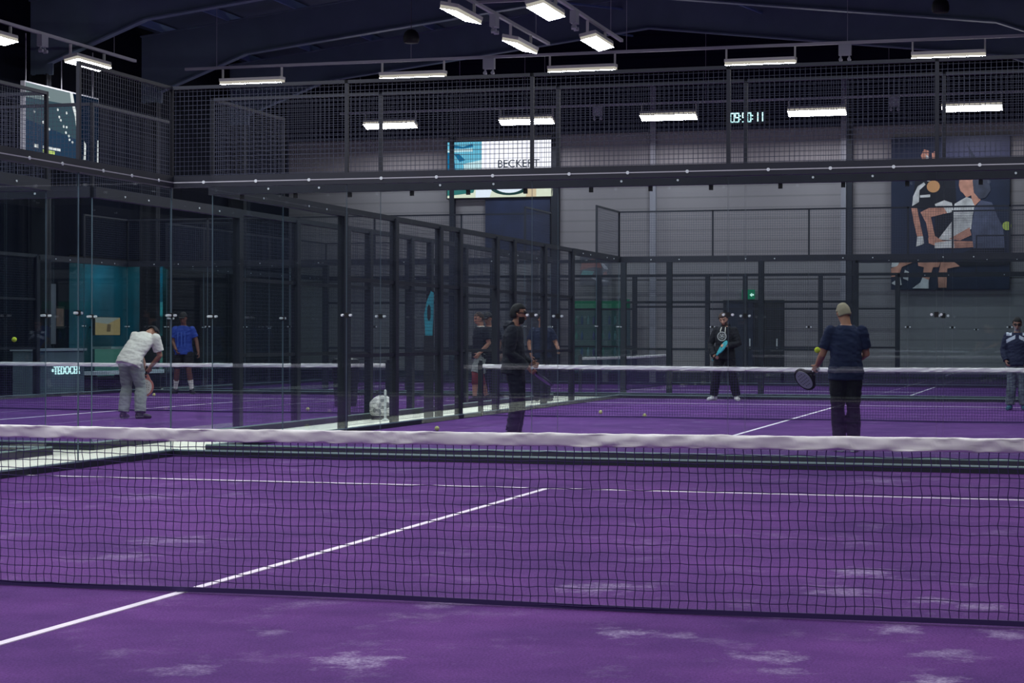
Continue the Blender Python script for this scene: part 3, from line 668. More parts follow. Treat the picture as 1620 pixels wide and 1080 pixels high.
# ------------------------------------------------------------------ lounge and corridor furniture
t = thing('reception_desk', 'grey panelled desk with a glowing white sign, beside the dark wall', 'desk', (XL + .52, 27.9, -.02), math.pi / 2)
MB().box(-.6, 1.62, -.5, -.06, 0, .98).build('body', mat('desk_grey', (96, 112, 124), .5, vary=.2, scale=1.5), t)
MB().box(-.65, 1.66, -.56, -.02, .98, 1.03).build('worktop', mat('desk_top', (150, 160, 170), .4), t)
tx = link('lettering', text_mesh('lettering', '•TEDOCER', .25, emit('sign_glow', (214, 252, 255), 1.8), .01), t, (.82, -.515, .55)); tx.rotation_euler = (math.pi / 2, 0, 0)
t = thing('wall_panel', 'tall pale grey panel on the dark wall above the desk', 'panel', (XL + .01, 29.2, 1.1), math.pi / 2)
MB().box(0, .8, -.05, 0, 0, 1.35).build('board', mat('panel_grey', (92, 98, 108), .6), t)
for i, (y, z, c, l) in enumerate(((29.0, 1.25, (120, 100, 84), 'small brown framed picture beside the pale wall panel'), (30.0, 1.45, (104, 84, 74), 'darker brown framed picture next to the lounge window'))):
    t = thing('picture_frame', l, 'picture', (XL + .01, y, z), math.pi / 2)
    MB().box(0, .42, -.03, 0, 0, .5).build('frame', M_BLACK, t); MB().box(.05, .37, -.033, -.028, .05, .45).build('print', mat('pic_%d' % i, c, .6, vary=.4, scale=6), t)
# inside the lounge
t = thing('television', 'television with a warm yellow picture inside the teal lounge', 'television', (ZL + .3, 34.25, 1.3), math.pi / 2)
MB().box(0, 1.35, -.02, .04, 0, .46).build('casing', M_BLACK, t)
flat_picture('display', [(0, [(.02, .02), (.98, .02), (.98, .98), (.02, .98)]), (1, [(.02, .98), (.98, .98), (.5, .62), (.02, .7)]), (2, [(.45, .2), (.6, .2), (.62, .6), (.48, .62)])], lambda p: (p[0] * 1.35, p[1] * .46),
    [emit('tv_warm', (186, 160, 116), .7), emit('tv_pale', (176, 180, 176), .6), emit('tv_dark', (110, 92, 70), .8)], t, -.022)
MB().bar((.3, .02, .2), (.3, .29, .2), .05).bar((1.05, .02, .2), (1.05, .29, .2), .05).build('wall_bracket', M_BLACK, t)
t = thing('bar_counter', 'pale green bar counter with added glow inside the teal lounge', 'counter', (ZL + .75, 34.2, -.02), math.pi / 2)
MB().box(0, 4.9, 0, .4, 0, .98).build('front', emit('bar_added_glow', (92, 150, 138), .55), t); MB().box(-.05, 4.95, -.08, .45, .98, 1.04).build('worktop', mat('bar_top', (200, 214, 214), .4), t)  # glow added to the counter front to brighten it, no lamp behind
t = thing('wall_shelf', 'pale back-bar shelving on the teal lounge wall', 'shelf', (ZL + .02, 37.4, 1.3), math.pi / 2)
MB().box(0, 1.6, -.25, 0, 0, .04).box(0, 1.6, -.25, 0, .5, .54).box(0, 1.6, -.03, 0, 0, .9).build('board', mat('shelf_pale', (140, 180, 180), .5), t)
for i, (y, c, l) in enumerate(((35.2, (60, 190, 190), 'teal lounge downlight near the television'), (38.2, (60, 190, 180), 'teal lounge downlight over the back-bar shelving'))):
    t = thing('ceiling_light', l, 'ceiling lamp', (ZL + .85, y, 3.4))
    MB().lathe([(.32, 0), (.32, -.06), (.3, -.06)], 16).build('housing', M_BLACK, t)
    MB().lathe([(.28, -.05), (.28, -.07)], 16).build('diffuser', emit('lounge_lamp', (90, 200, 215), 60.0), t)
for i, (x0, y0, x1, y1, l) in enumerate(((-17.1, 30.3, -17.1, 32.0, 'white bench top beside the lounge window, closer to the desk'), (-17.1, 32.7, -17.1, 33.7, 'short white bench top by the lounge window, farther from the desk'))):
    d = Vector((x1 - x0, y1 - y0, 0)); t = thing('bench', l, 'bench', (x0, y0, -.02), math.atan2(d.y, d.x))
    L_ = d.length
    MB().box(0, L_, -.2, .2, .42, .5).build('seat', mat('bench_white', (214, 224, 236), .5), t)
    for u in (.12, L_ - .12): MB().box(u - .03, u + .03, -.16, .16, 0, .42).build('leg', M_STEEL, t)
# corridor things
t = thing('litter_bin', 'black bin standing inside the neighbouring court by its fence', 'bin', (-8.6, 24.4, 0))
b = MB(); b.lathe([(.2, 0), (.25, .72), (.27, .72), (.27, .78), (.21, .78), (.2, .7)], 20); b.build('body', M_BLACK, t)
b = MB(); b.lathe([(.265, .78), (.24, .86), (.1, .9)], 20); b.build('lid', mat('bin_lid', (16, 18, 26), .4), t)
t = thing('sports_bag', 'white and grey patterned sports bag in the pale corridor', 'bag', (-6.18, 19.75, -.02), R(20))
camo = mat('bag_pattern', (210, 212, 204), .7)
nt = camo.node_tree; tc = nt.nodes.new('ShaderNodeTexCoord'); vo = nt.nodes.new('ShaderNodeTexVoronoi'); vo.inputs['Scale'].default_value = 15; rr = nt.nodes.new('ShaderNodeValToRGB')
nt.links.new(tc.outputs['Object'], vo.inputs['Vector']); nt.links.new(vo.outputs['Color'], rr.inputs[0]); nt.links.new(rr.outputs[0], nt.nodes['Principled BSDF'].inputs['Base Color'])
rr.color_ramp.elements[0].color = lin((62, 72, 70)); rr.color_ramp.elements[1].color = lin((240, 240, 232)); rr.color_ramp.elements[1].position = .6
b = MB(); b.sm = True; prof = []
vs = []; n1, n2 = 18, 10
for j in range(n2 + 1):
    z = .02 + .36 * j / n2; k = (1 - (abs(j / n2 - .45) / .62) ** 3)
    for i in range(n1):
        a = 2 * math.pi * i / n1; ca, sa = math.cos(a), math.sin(a)
        wv = 1 + .06 * noise.noise(Vector((ca * 3, sa * 3, z * 9)))
        vs.append((math.copysign(abs(ca) ** .5, ca) * .2 * k * wv, math.copysign(abs(sa) ** .5, sa) * .13 * k * wv, z))
fs = [(j * n1 + i, j * n1 + (i + 1) % n1, (j + 1) * n1 + (i + 1) % n1, (j + 1) * n1 + i) for j in range(n2) for i in range(n1)] + [tuple(range(n1))[::-1], tuple(range(n2 * n1, (n2 + 1) * n1))]
b.add(vs, fs); b.build('body', camo, t)
b = MB()
for i in range(8):
    a0, a1 = math.pi * i / 8, math.pi * (i + 1) / 8
    b.bar((.12 * math.cos(a0), 0, .36 + .1 * math.sin(a0)), (.12 * math.cos(a1), 0, .36 + .1 * math.sin(a1)), .025)
b.build('handle', M_STEEL, t)
MB().box(-.17, .17, -.11, .11, 0, .06).build('base', M_BLACK, t)
t = thing('bollard_post', 'slim white post beside the patterned sports bag', 'post', (-6.02, 19.45, -.02))
MB().lathe([(.05, 0), (.05, .02), (.02, .03), (.02, .46), (.012, .48)], 12).build('rod', mat('white_post', (220, 226, 224), .5), t)
t = thing('display_stand', 'tall dark stand with a teal emblem panel behind the mesh fence', 'stand', (-5.56, 20.2, -.02), .28)
MB().box(-.075, .075, -.05, .05, 0, 1.32).build('post_body', mat('stand_dark', (14, 18, 32), .5), t)
b = MB(); b.prism([(-.06, 1.32), (.055, 1.32), (.07, 1.65), (.075, 2.0), (.03, 2.02), (-.03, 1.88), (-.075, 1.66)], -.04, .04); b.build('panel', mat('stand_teal', (44, 138, 160), .5, vary=.2, scale=4), t)
b = MB(); b.prism(circle(0, 1.68, .03, .13, 18), -.046, -.04); b.build('emblem', mat('stand_emblem', (8, 14, 34), .5), t)

# ------------------------------------------------------------------ balls
M_BALL = mat('ball_felt', (222, 226, 140), .9, bump=.3, bscale=60)
def uvs(b, c, rx, ry=None, rz=None, n=14, m=9, mi=None):
    ry = ry or rx; rz = rz or rx; c = Vector(c)
    vs = [c + Vector((0, 0, -rz))]; fs = []
    for j in range(1, m):
        ph = -math.pi / 2 + math.pi * j / m
        for i in range(n): a = 2 * math.pi * i / n; vs.append(c + Vector((rx * math.cos(ph) * math.cos(a), ry * math.cos(ph) * math.sin(a), rz * math.sin(ph))))
    vs.append(c + Vector((0, 0, rz))); last = len(vs) - 1
    for i in range(n): fs.append((0, 1 + (i + 1) % n, 1 + i)); fs.append((last, last - n + i, last - n + (i + 1) % n))
    for j in range(m - 2):
        for i in range(n): q = 1 + j * n; fs.append((q + i, q + (i + 1) % n, q + n + (i + 1) % n, q + n + i))
    b.add(vs, fs, mi); return b
bb = MB(); bb.sm = True; uvs(bb, (0, 0, 0), .0335); uvb = bb.mesh('tennis_ball', M_BALL)
bb = MB(); bb.sm = True; uvs(bb, (0, 0, 0), .034); ylb = bb.mesh('tennis_ball', mat('ball_fresh', (226, 240, 70), .9))
for (x, y, z, m_, l) in ((-4.05, 16.1, .034, uvb, 'pale ball on the court just above the front net tape, closest of the floor balls'), (-3.3, 22.41, .034, uvb, 'ball on the court floor, nearer the mesh fence of the two beyond the hooded man'),
        (-2.31, 21.3, .034, uvb, 'ball on the court floor, nearer the centre line of the two beyond the hooded man'), (-8.36, 22.0, .034, uvb, 'white-looking ball on the neighbouring court floor by the black bin'),
        (-14.6, 28.6, .034, uvb, 'tiny ball on the neighbouring court floor by the player in blue'), (1.52, 12.75, 1.14, ylb, 'bright yellow ball in the air beside the navy tee player'), (-9.27, 14.0, 1.23, ylb, 'bright yellow ball in flight near the bending man in white')):
    o = link('tennis_ball', m_, None, (x, y, z)); prop(o, l, 'ball', 'yellow tennis balls')

# ------------------------------------------------------------------ people
def loft(b, cs, rs, side=(1, 0, 0), n=14, mi=None):
    cs = [Vector(c) for c in cs]; vs = []; fs = []; side = Vector(side)
    for i, c in enumerate(cs):
        t = (cs[min(i + 1, len(cs) - 1)] - cs[max(i - 1, 0)]).normalized()
        s_ = side - t * side.dot(t)
        if s_.length < 1e-3: s_ = Vector((0, 1, 0)) - t * t.y
        s_.normalize(); k = t.cross(s_)
        rx, ry = rs[i] if isinstance(rs[i], tuple) else (rs[i], rs[i])
        for q in range(n): a = 2 * math.pi * q / n; vs.append(c + s_ * rx * math.cos(a) + k * ry * math.sin(a))
    for i in range(len(cs) - 1):
        for q in range(n): fs.append((i * n + q, i * n + (q + 1) % n, (i + 1) * n + (q + 1) % n, (i + 1) * n + q))
    e = len(vs); vs.append(cs[0]); vs.append(cs[-1]); m_ = (len(cs) - 1) * n
    for q in range(n): fs.append((e, (q + 1) % n, q)); fs.append((e + 1, m_ + q, m_ + (q + 1) % n))
    b.add(vs, fs, mi)
def fused(b, voxel, name, mats, smooth=2, wrinkle=0.0, seed=0.0):
    """All the overlapping shapes of b become one continuous skin."""
    me = b.mesh('tmp', []); o = bpy.data.objects.new('tmp', me); C.objects.link(o)
    m = o.modifiers.new('r', 'REMESH'); m.mode = 'VOXEL'; m.voxel_size = voxel
    dg = bpy.context.evaluated_depsgraph_get(); out = bpy.data.meshes.new_from_object(o.evaluated_get(dg))
    bpy.data.objects.remove(o); bpy.data.meshes.remove(me)
    bm = bmesh.new(); bm.from_mesh(out)
    for _ in range(smooth): bmesh.ops.smooth_vert(bm, verts=bm.verts, factor=.5, use_axis_x=True, use_axis_y=True, use_axis_z=True)
    if wrinkle:
        bm.normal_update()
        for v in bm.verts:
            p = v.co; q = noise.noise(Vector((p.x * 9 + seed, p.y * 9, p.z * 22 + 6 * p.x))) + .5 * noise.noise(Vector((p.x * 24, p.y * 24 + seed, p.z * 40)))
            v.co = p + v.normal * wrinkle * q
    for f in bm.faces: f.smooth = True
    bm.to_mesh(out); bm.free(); out.name = name
    out.materials.clear()
    for m_ in mats: out.materials.append(m_)
    return out
def person(label, loc, rz, height, J, top, bottom, shoe, skin, hair=None, cap=None, beard=None, shades=False, sleeves='short', legs='long', hood=False, socks=None, loose=1.0, extras=None, paint=None, vox=.0085, curl=(40, 40)):
    """Local frame: faces +Y, x to the person's own right-hand side as +X."""
    V = Vector
    D = dict(P=(0, 0, .95), Wa=(0, -.01, 1.08), Ch=(0, -.005, 1.27), N=(0, -.015, 1.47), H=(0, .02, 1.625), hf=(0, 1, 0), Hu=None,
             S0=(-.18, -.02, 1.395), E0=(-.235, -.05, 1.13), W0=(-.24, .05, .9), S1=(.18, -.02, 1.395), E1=(.235, -.05, 1.13), W1=(.24, .05, .9),
             h0=(-.09, 0, .93), k0=(-.1, .02, .5), a0=(-.105, -.02, .09), h1=(.09, 0, .93), k1=(.1, .02, .5), a1=(.105, -.02, .09), t0=(-.25, 1), t1=(.25, 1),
             f0=None, f1=None, n0=(1, 0, 0), n1=(-1, 0, 0))
    D.update(J); D = {k: (V(v) if isinstance(v, tuple) and len(v) == 3 else v) for k, v in D.items()}
    root = thing('person', label, 'person', loc, rz, 'players and bystanders'); root.scale = (height / 1.75,) * 3
    P, Wa, Ch, N, H = D['P'], D['Wa'], D['Ch'], D['N'], D['H']
    sh = (D['S1'] - D['S0']).normalized(); hp = (D['h1'] - D['h0']).normalized()
    up = (Ch - Wa).normalized()
    sk = mat('skin_%d_%d_%d' % skin, skin, .55); dk = mat('eye_dark', (24, 18, 20), .4); lip = mat('lip_%d' % skin[0], tuple(int(v * f) for v, f in zip(skin, (.85, .62, .62))), .5)
    def torso(b, g, low=-.09, hem=0.0):
        mid = N - (N - Ch) * .42
        dn = (P - Wa).normalized()
        loft(b, [P + dn * -low, P, Wa, Ch, mid, N - (N - Ch) * .12, N], [(max(.13, hem) + g, max(.095, hem * .7) + g), (max(.165, hem) + g, max(.115, hem * .7) + g), (.148 + g + hem * .08, .105 + g + hem * .08), (.172 + g, .118 + g), (.17 + g, .095 + g), (.10 + g, .075 + g), (.07 + g * .6, .07 + g * .6)], sh, 20)
        for k in ('S0', 'S1'):
            loft(b, [N - (N - Ch) * .2 + (D[k] - N) * .25, N - (N - Ch) * .3 + (D[k] - N) * .65, D[k]], [.06 + g, .062 + g, .054 + g], sh)
    def arm(b, i, g, to=1.0, lo=0.0):
        s_, e, w_ = D['S%d' % i], D['E%d' % i], D['W%d' % i]
        if to <= .5:
            uvs(b, s_, .056 + g * .9); loft(b, [s_, s_.lerp(e, .4), s_.lerp(e, to * 2)], [.055 + g, .055 + g, .052 + g * 1.2])
        else:
            uvs(b, s_, .057 + g * .9); loft(b, [s_, s_.lerp(e, .45), e, e.lerp(w_, .3), e.lerp(w_, to)], [.056 + g, .053 + g, .043 + g, .042 + g, .03 + g])
    def leg(b, i, g, to=1.0, flare=0.0):
        h, k, a = D['h%d' % i], D['k%d' % i], D['a%d' % i]
        if to <= .5:
            loft(b, [h + V((0, 0, .03)), h.lerp(k, .35), h.lerp(k, to * 2)], [.098 + g, .09 + g * 1.3, .075 + g * 1.8])
        else:
            loft(b, [h + V((0, 0, .03)), h.lerp(k, .4), k, k.lerp(a, .3), k.lerp(a, .97 if to == 1 else to * 2 - 1)], [.098 + g, .084 + g, .06 + g, .06 + g + flare * .5, .04 + g + flare])
    def foot(b, i, g, z=.0):
        a = D['a%d' % i]; tx_, ty = D['t%d' % i]; d = V((tx_, ty, 0)).normalized(); f = a.copy(); f.z -= .09
        loft(b, [f - d * .075 + V((0, 0, .05)), f - d * .04 + V((0, 0, .05)), f + d * .05 + V((0, 0, .045)), f + d * .13 + V((0, 0, .034)), f + d * .19 + V((0, 0, .03))],
             [(.03 + g, .04 + g), (.036 + g, .048 + g), (.042 + g, .042 + g), (.045 + g, .032 + g), (.025 + g, .02 + g)], (-d.y, d.x, 0))
        loft(b, [a + V((0, 0, .04)), a + V((0, 0, -.04))], [.04 + g, .045 + g])
    # --- head frame
    hu = (D['Hu'] if D['Hu'] is not None else (H - N)).normalized(); hf = D['hf']; hf = (hf - hu * hf.dot(hu)).normalized(); hr = hf.cross(hu)
    hp_ = lambda x, y, z: H + hr * x + hf * y + hu * z
    b = MB()
    torso(b, 0); arm(b, 0, 0); arm(b, 1, 0); leg(b, 0, 0); leg(b, 1, 0); foot(b, 0, 0); foot(b, 1, 0)
    loft(b, [N - (N - Ch) * .15, N, hp_(0, -.012, -.06)], [.07, .06, .057], hr)
    loft(b, [hp_(0, y, z) for y, z in ((.05, -.122), (.035, -.105), (.015, -.06), (.005, -.01), (0, .04), (-.004, .08), (-.008, .108), (-.01, .122))],
         [(.022, .02), (.045, .046), (.06, .078), (.069, .092), (.073, .096), (.066, .084), (.045, .056), (.016, .02)], hr, 20)
    loft(b, [hp_(0, .088, .022), hp_(0, .103, -.008), hp_(0, .113, -.028), hp_(0, .092, -.034)], [.009, .012, .016, .012], hr, 8)
    for s_ in (-1, 1):
        loft(b, [hp_(s_ * .068, -.005, .022), hp_(s_ * .08, -.012, .005), hp_(s_ * .072, -.005, -.03)], [.009, .014, .009], hf, 8)
        loft(b, [hp_(s_ * .012, .09, .032), hp_(s_ * .045, .078, .034)], [.011, .01], hr, 8)
    loft(b, [hp_(-.022, .083, -.067), hp_(0, .092, -.066), hp_(.022, .083, -.067)], [.008, .011, .008], hu, 8)
    for i in (0, 1):                                             # hands with five fingers
        w_, e = D['W%d' % i], D['E%d' % i]; d = (D['f%d' % i] or (w_ - e)).normalized(); n_ = D['n%d' % i]; n_ = (n_ - d * n_.dot(d)).normalized()
        s_ = d.cross(n_) if i == 1 else n_.cross(d)
        loft(b, [w_ - d * .01, w_ + d * .03, w_ + d * .07, w_ + d * .095], [(.026, .02), (.036, .018), (.042, .016), (.04, .013)], s_)
        c0 = curl[i]
        for q, (off, ln) in enumerate(((.031, .07), (.0105, .08), (-.0105, .074), (-.031, .058))):
            p = w_ + d * .088 + s_ * off; pts = [p]; ang = 0
            for k, f in enumerate((.45, .32, .23)):
                ang += R(c0 * (1 if k else .8) + q * 3); p = p + (d * math.cos(ang) + n_ * math.sin(ang)) * ln * f; pts.append(p)
            loft(b, pts, [.0095, .009, .0085, .007], s_, 8)
        tb = w_ + d * .025 + s_ * .03; t1_ = tb + (d * .55 + s_ * .6 + n_ * .35).normalized() * .042; t2_ = t1_ + (d * .75 + s_ * .15 + n_ * .6).normalized() * .032
        loft(b, [tb, t1_, t2_], [.013, .011, .009], s_, 8)
    body = fused(b, vox, 'body', [sk, dk, lip] + ([beard] if beard else []), 2)
    for f in body.polygons:
        c = f.center - H; x, y, z = c.dot(hr), c.dot(hf), c.dot(hu)
        if y > .06 and abs(abs(x) - .031) < .014 and abs(z - .013) < .007: f.material_index = 1
        elif y > .06 and abs(abs(x) - .032) < .02 and abs(z - .037) < .006 and hair: f.material_index = 1
        elif y > .07 and abs(x) < .024 and abs(z + .067) < .008: f.material_index = 2
        elif beard and -.13 < z < (-.035 if abs(x) > .03 else -.052) and y > (.0 if z < -.05 else .005) and (f.center - H).length < .17: f.material_index = 3
    body = link('body', body, root)
    # --- clothes
    tg = .016 * loose
    b = MB(); torso(b, tg, -.1, .188)
    for i in (0, 1): arm(b, i, tg * .95, .36 if sleeves == 'short' else .96)
    if hood: loft(b, [N + up * .02 + sh * .09 - V((0, .02, 0)), N - V((0, .085, -.01)) , N + up * .02 - sh * .09 - V((0, .02, 0))], [.035, .062, .035], up, 12); loft(b, [N - V((0, .1, .1)), N - V((0, .085, 0))], [.03, .07], sh)
    else: pass
    tm = fused(b, vox * 1.15, 'top', [top] + ([paint[0]] if paint else []), 2, .009, loc[0])
    if paint:
        for f in tm.polygons:
            if paint[1](*f.center): f.material_index = 1
    link('jacket' if sleeves == 'long' else 'shirt', tm, body)
    b = MB(); dn = (P - Wa).normalized(); bg = .014 * loose
    loft(b, [P - dn * .07, P, P + dn * .09], [(.13 + bg * .5, .088 + bg * .5), (.16 + bg, .108 + bg), (.135 + bg, .1 + bg)], hp, 20)
    for i in (0, 1): leg(b, i, bg, 1.0 if legs == 'long' else .44, .012 * loose)
    link('trousers' if legs == 'long' else 'shorts', fused(b, vox * 1.15, 'bottoms', [bottom], 2, .008, loc[1]), body)
    for i in (0, 1):
        b = MB(); foot(b, i, .009)
        link('shoe', fused(b, .008, 'shoe', [shoe], 1), body)
        if socks:
            b = MB(); k, a = D['k%d' % i], D['a%d' % i]; loft(b, [k.lerp(a, socks[1]), k.lerp(a, .75), a], [.062, .05, .047]); link('sock', fused(b, .008, 'sock', [socks[0]], 1), body)
    def shell(cut, g, m_, nm, thick=.01):
        bm = bmesh.new(); bmesh.ops.create_uvsphere(bm, u_segments=28, v_segments=20, radius=1)
        bmesh.ops.delete(bm, geom=[f for f in bm.faces if not cut(f.calc_center_median())], context='FACES')
        rg = random.Random(len(label))
        for v in bm.verts:
            d = v.co.copy(); j = 1 + rg.uniform(-.03, .05)
            v.co = hp_(d.x * (.078 + g) * j, -.004 + d.y * (.1 + g) * j, .012 + d.z * (.118 + g) * j)
        me = bpy.data.meshes.new(nm); bm.to_mesh(me); bm.free(); me.materials.append(m_)
        me.polygons.foreach_set('use_smooth', [True] * len(me.polygons))
        o = link(nm, me, body); md = o.modifiers.new('s', 'SOLIDIFY'); md.thickness = thick; md.offset = 1; return o
    if hair: shell(lambda c: (c.z > .5 or (c.y < .12 and c.z > .08) or (c.y < -.22 and c.z > -.5)) and not (c.y > .5 and c.z < .52), hair[1], hair[0], 'hair', hair[2])
    if cap:
        shell(lambda c: c.z > .28, .01, cap, 'cap', .008)
        b = MB(); loft(b, [hp_(0, .085, .055), hp_(0, .13, .05), hp_(0, .17, .04)], [(.07, .008), (.065, .006), (.035, .005)], hr, 14); b.sm = True; b.build('cap_peak', cap, body)
    if shades:
        b = MB(); loft(b, [hp_(-.062, .075, .014), hp_(-.03, .1, .013), hp_(0, .103, .018), hp_(.03, .1, .013), hp_(.062, .075, .014)], [(.012, .006), (.018, .006), (.006, .005), (.018, .006), (.012, .006)], hu, 10)
        for s_ in (-1, 1): b.bar(hp_(s_ * .064, .076, .018), hp_(s_ * .08, -.01, .018), .006)
        b.build('sunglasses', M_BLACK, body)
    if extras: extras(root, body, hp_, D)
    return root
def racket(label, grip, axis, normal, col, face, wrist=None, length=.45):
    """Solid-faced padel bat; grip = world point in the hand, axis points from grip to tip."""
    a = Vector(axis).normalized(); n = Vector(normal); n = (n - a * n.dot(a)).normalized(); s_ = n.cross(a)
    t = thing('padel_racket', label, 'racket', tuple(grip), 0); t.rotation_mode = 'QUATERNION'; t.rotation_quaternion = Matrix((s_, n, a)).transposed().to_quaternion()
    pts = [(.125 * math.cos(q), .255 + (.14 if math.sin(q) > 0 else .125) * math.sin(q)) for q in [2 * math.pi * i / 36 for i in range(36)]]
    b = MB()
    for i in range(36):
        p, q = pts[i], pts[(i + 1) % 36]; b.bar((p[0], 0, p[1]), (q[0], 0, q[1]), .02, .038)
    b.bar((-.018, 0, .06), (-.075, 0, .16), .022, .036); b.bar((.018, 0, .06), (.075, 0, .16), .022, .036)
    b.build('frame', col, t)
    b = MB(); b.prism([(x * .94, .255 + (z - .255) * .94) for x, z in pts], -.016, .016); b.build('face', face, t)
    b = MB()
    for x, z in [(i * .035, .26 + j * .035) for i in range(-2, 3) for j in range(-2, 3) if i * i + j * j < 6]: b.prism(circle(x, z, .007, n=8), -.0168, .0168)
    b.build('hole_pattern', M_BLACK, t)
    MB().bar((0, 0, -.07), (0, 0, .07), .03, .03, n=10).build('grip', M_BLACK, t)
    MB().bar((0, 0, -.085), (0, 0, -.07), .036, .036, n=10).build('butt_cap', face, t)
    return t
def at(root, v): bpy.context.view_layer.update(); return root.matrix_world @ Vector(v)
NAVY, BLK, DHOOD = mat('cloth_navy', (20, 34, 70), .85), mat('cloth_black', (12, 14, 26), .85), mat('cloth_charcoal', (16, 20, 36), .85)
TROU = mat('cloth_dark_navy', (12, 16, 36), .85); WHT = mat('cloth_white', (236, 234, 222), .85); GRY = mat('cloth_grey', (150, 156, 152), .85)
SHW = mat('shoe_white', (228, 228, 226), .6); SHB = mat('shoe_black', (16, 18, 26), .6); HBK = mat('hair_black', (16, 14, 18), .8); HBL = mat('hair_grey_blond', (176, 164, 136), .8)
SOLE = mat('sole_white', (226, 226, 224), .6)
imgx = math.atan2(math.sin(-YAW), math.cos(YAW))   # heading of the picture's horizontal direction

# man in navy tee, seen from behind
def ex2(root, body, hp_, D): pass
p = person('man seen from behind in navy tee and black trousers, with cropped fair hair', (1.80, 13.05, 0), R(12), 1.69,
    dict(P=(0, 0, .94), H=(-.025, .03, 1.6), hf=(-.25, 1, -.1), E0=(-.27, .05, 1.12), W0=(-.31, .22, 1.0), f0=(-.3, .5, -.7), n0=(.3, 1, .2), E1=(.24, .06, 1.13), W1=(.08, .26, 1.03), n1=(-1, .3, 0), h0=(-.085, 0, .93), k0=(-.09, .03, .5), a0=(-.07, -.02, .09), h1=(.085, 0, .93), k1=(.09, .03, .5), a1=(.09, -.03, .09), t0=(-.35, 1), t1=(.3, 1)),
    NAVY, BLK, SHW, (186, 132, 104), hair=(HBL, -.004, .006), loose=1.25, vox=.007, curl=(62, 40))
g = at(p, (-.33, .285, .925))
racket('black-framed racket with a pale face held by the navy tee man', g, (-.53, .73, -.35), (.28, -.96, .1), M_BLACK, mat('racket_pale', (168, 172, 178), .4))
# bearded man in a dark hoodie, in profile
p = person('bearded man in a dark hoodie and navy trousers, seen in profile', (-2.5, 14.55, 0), imgx - math.pi / 2 - R(6), 1.69,
    dict(P=(0, -.02, .94), Ch=(0, -.03, 1.27), N=(0, .0, 1.47), H=(0, .05, 1.62), Hu=(0, -.05, 1), E0=(-.23, -.04, 1.12), W0=(-.16, .2, .97), n0=(1, 0, 0), f0=(.2, .9, -.2), E1=(.23, -.05, 1.11), W1=(.16, .19, .93), f1=(-.05, .75, -.6), n1=(-1, 0, 0), k0=(-.1, .05, .5), a0=(-.1, .0, .09), k1=(.1, .05, .5), a1=(.1, -.03, .09), t0=(-.1, 1), t1=(.15, 1)),
    DHOOD, TROU, SHB, (168, 118, 96), hair=(HBK, .002, .011), beard=HBK, shades=True, sleeves='long', hood=True, loose=1.7, vox=.007, curl=(66, 55))
g = at(p, (.12, .27, .89))
racket('dark racket with white edge held low by the hooded man in profile', g, (.18, .886, -.42), (.57, .54, .7), mat('racket_grey', (90, 94, 104), .4), mat('racket_white', (206, 208, 212), .4))
# man facing the camera with teal racket
TEAL = mat('racket_teal', (70, 178, 190), .4)
def ex3(root, body, hp_, D):
    b = MB(); c = Vector((.01, .178, 1.28))
    for i in range(28):
        a0, a1 = 2 * math.pi * i / 28, 2 * math.pi * (i + 1) / 28
        b.bar(c + Vector((.085 * math.cos(a0), 0, .085 * math.sin(a0))), c + Vector((.085 * math.cos(a1), 0, .085 * math.sin(a1))), .02)
    for i in range(5): a = 2 * math.pi * i / 5 + .4; b.bar(c + Vector((.05 * math.cos(a), 0, .05 * math.sin(a))), c + Vector((.05 * math.cos(a + .9), 0, .05 * math.sin(a + .9))), .018)
    uvs(b, c, .026, .012, .026); b.build('emblem', mat('emblem_silver', (176, 180, 176), .5), body)
    b = MB()
    for s_ in (-1, 1): b.bar((s_ * .04, .10, 1.46), (s_ * .05, .15, 1.39), .012).bar((s_ * .05, .15, 1.39), (s_ * .045, .155, 1.3 if s_ < 0 else 1.36), .012)
    b.build('drawstring', WHT, body)
p = person('man in black hoodie with a round silver emblem, gripping a teal racket', (-2.56, 30.0, 0), math.pi - .1, 1.78,
    dict(P=(0, 0, .92), H=(.02, .03, 1.61), E0=(-.29, .02, 1.13), W0=(-.11, .26, 1.09), f0=(.9, .3, .1), n0=(.2, -.6, -.6), E1=(.3, -.01, 1.12), W1=(.16, .2, .88), f1=(-.6, .6, -.3), n1=(-.3, -.4, .6), h0=(-.09, 0, .91), k0=(-.17, .03, .5), a0=(-.24, -.02, .09), h1=(.09, 0, .91), k1=(.17, .03, .5), a1=(.23, -.02, .09), t0=(-.45, 1), t1=(.4, 1)),
    BLK, BLK, SHW, (206, 158, 132), hair=(mat('hair_brown', (62, 46, 40), .8), .006, .012), beard=mat('beard_brown', (74, 54, 46), .8), sleeves='long', hood=True, loose=1.7, curl=(60, 60), extras=ex3)
g = at(p, (.125, .275, .87)); g2 = at(p, (-.05, .29, 1.08))
racket('teal racket held diagonally by the man with the silver emblem', g, g2 - g, (.96, .28, 0), TEAL, TEAL)
# man in navy jacket with pale chest panels at the edge of the picture
CAMO = mat('cloth_camo', (92, 104, 112), .85, vary=.45, scale=9)
person('man in navy jacket with pale chest panels, sunglasses and grey beard', (3.27, 26.7, 0), math.pi + .02, 1.64,
    dict(P=(0, 0, .94), E0=(-.25, -.02, 1.13), W0=(-.2, .12, .93), E1=(.25, -.02, 1.13), W1=(.2, .12, .93), a0=(-.13, 0, .09), a1=(.13, 0, .09)),
    mat('jacket_navy', (18, 28, 60), .8), CAMO, mat('shoe_teal', (44, 108, 122), .6), (150, 112, 96), hair=(HBK, .0, .01), beard=mat('beard_grey', (150, 148, 146), .8), shades=True, sleeves='long', loose=1.8, paint=(mat('panel_pale', (186, 196, 210), .8), lambda x, y, z: (y > .03 and .035 < abs(x) < .2 and abs(z - (1.405 - .5 * abs(x))) < .035) or (z > 1.415 and .1 < abs(x) < .2 and y > -.03)))
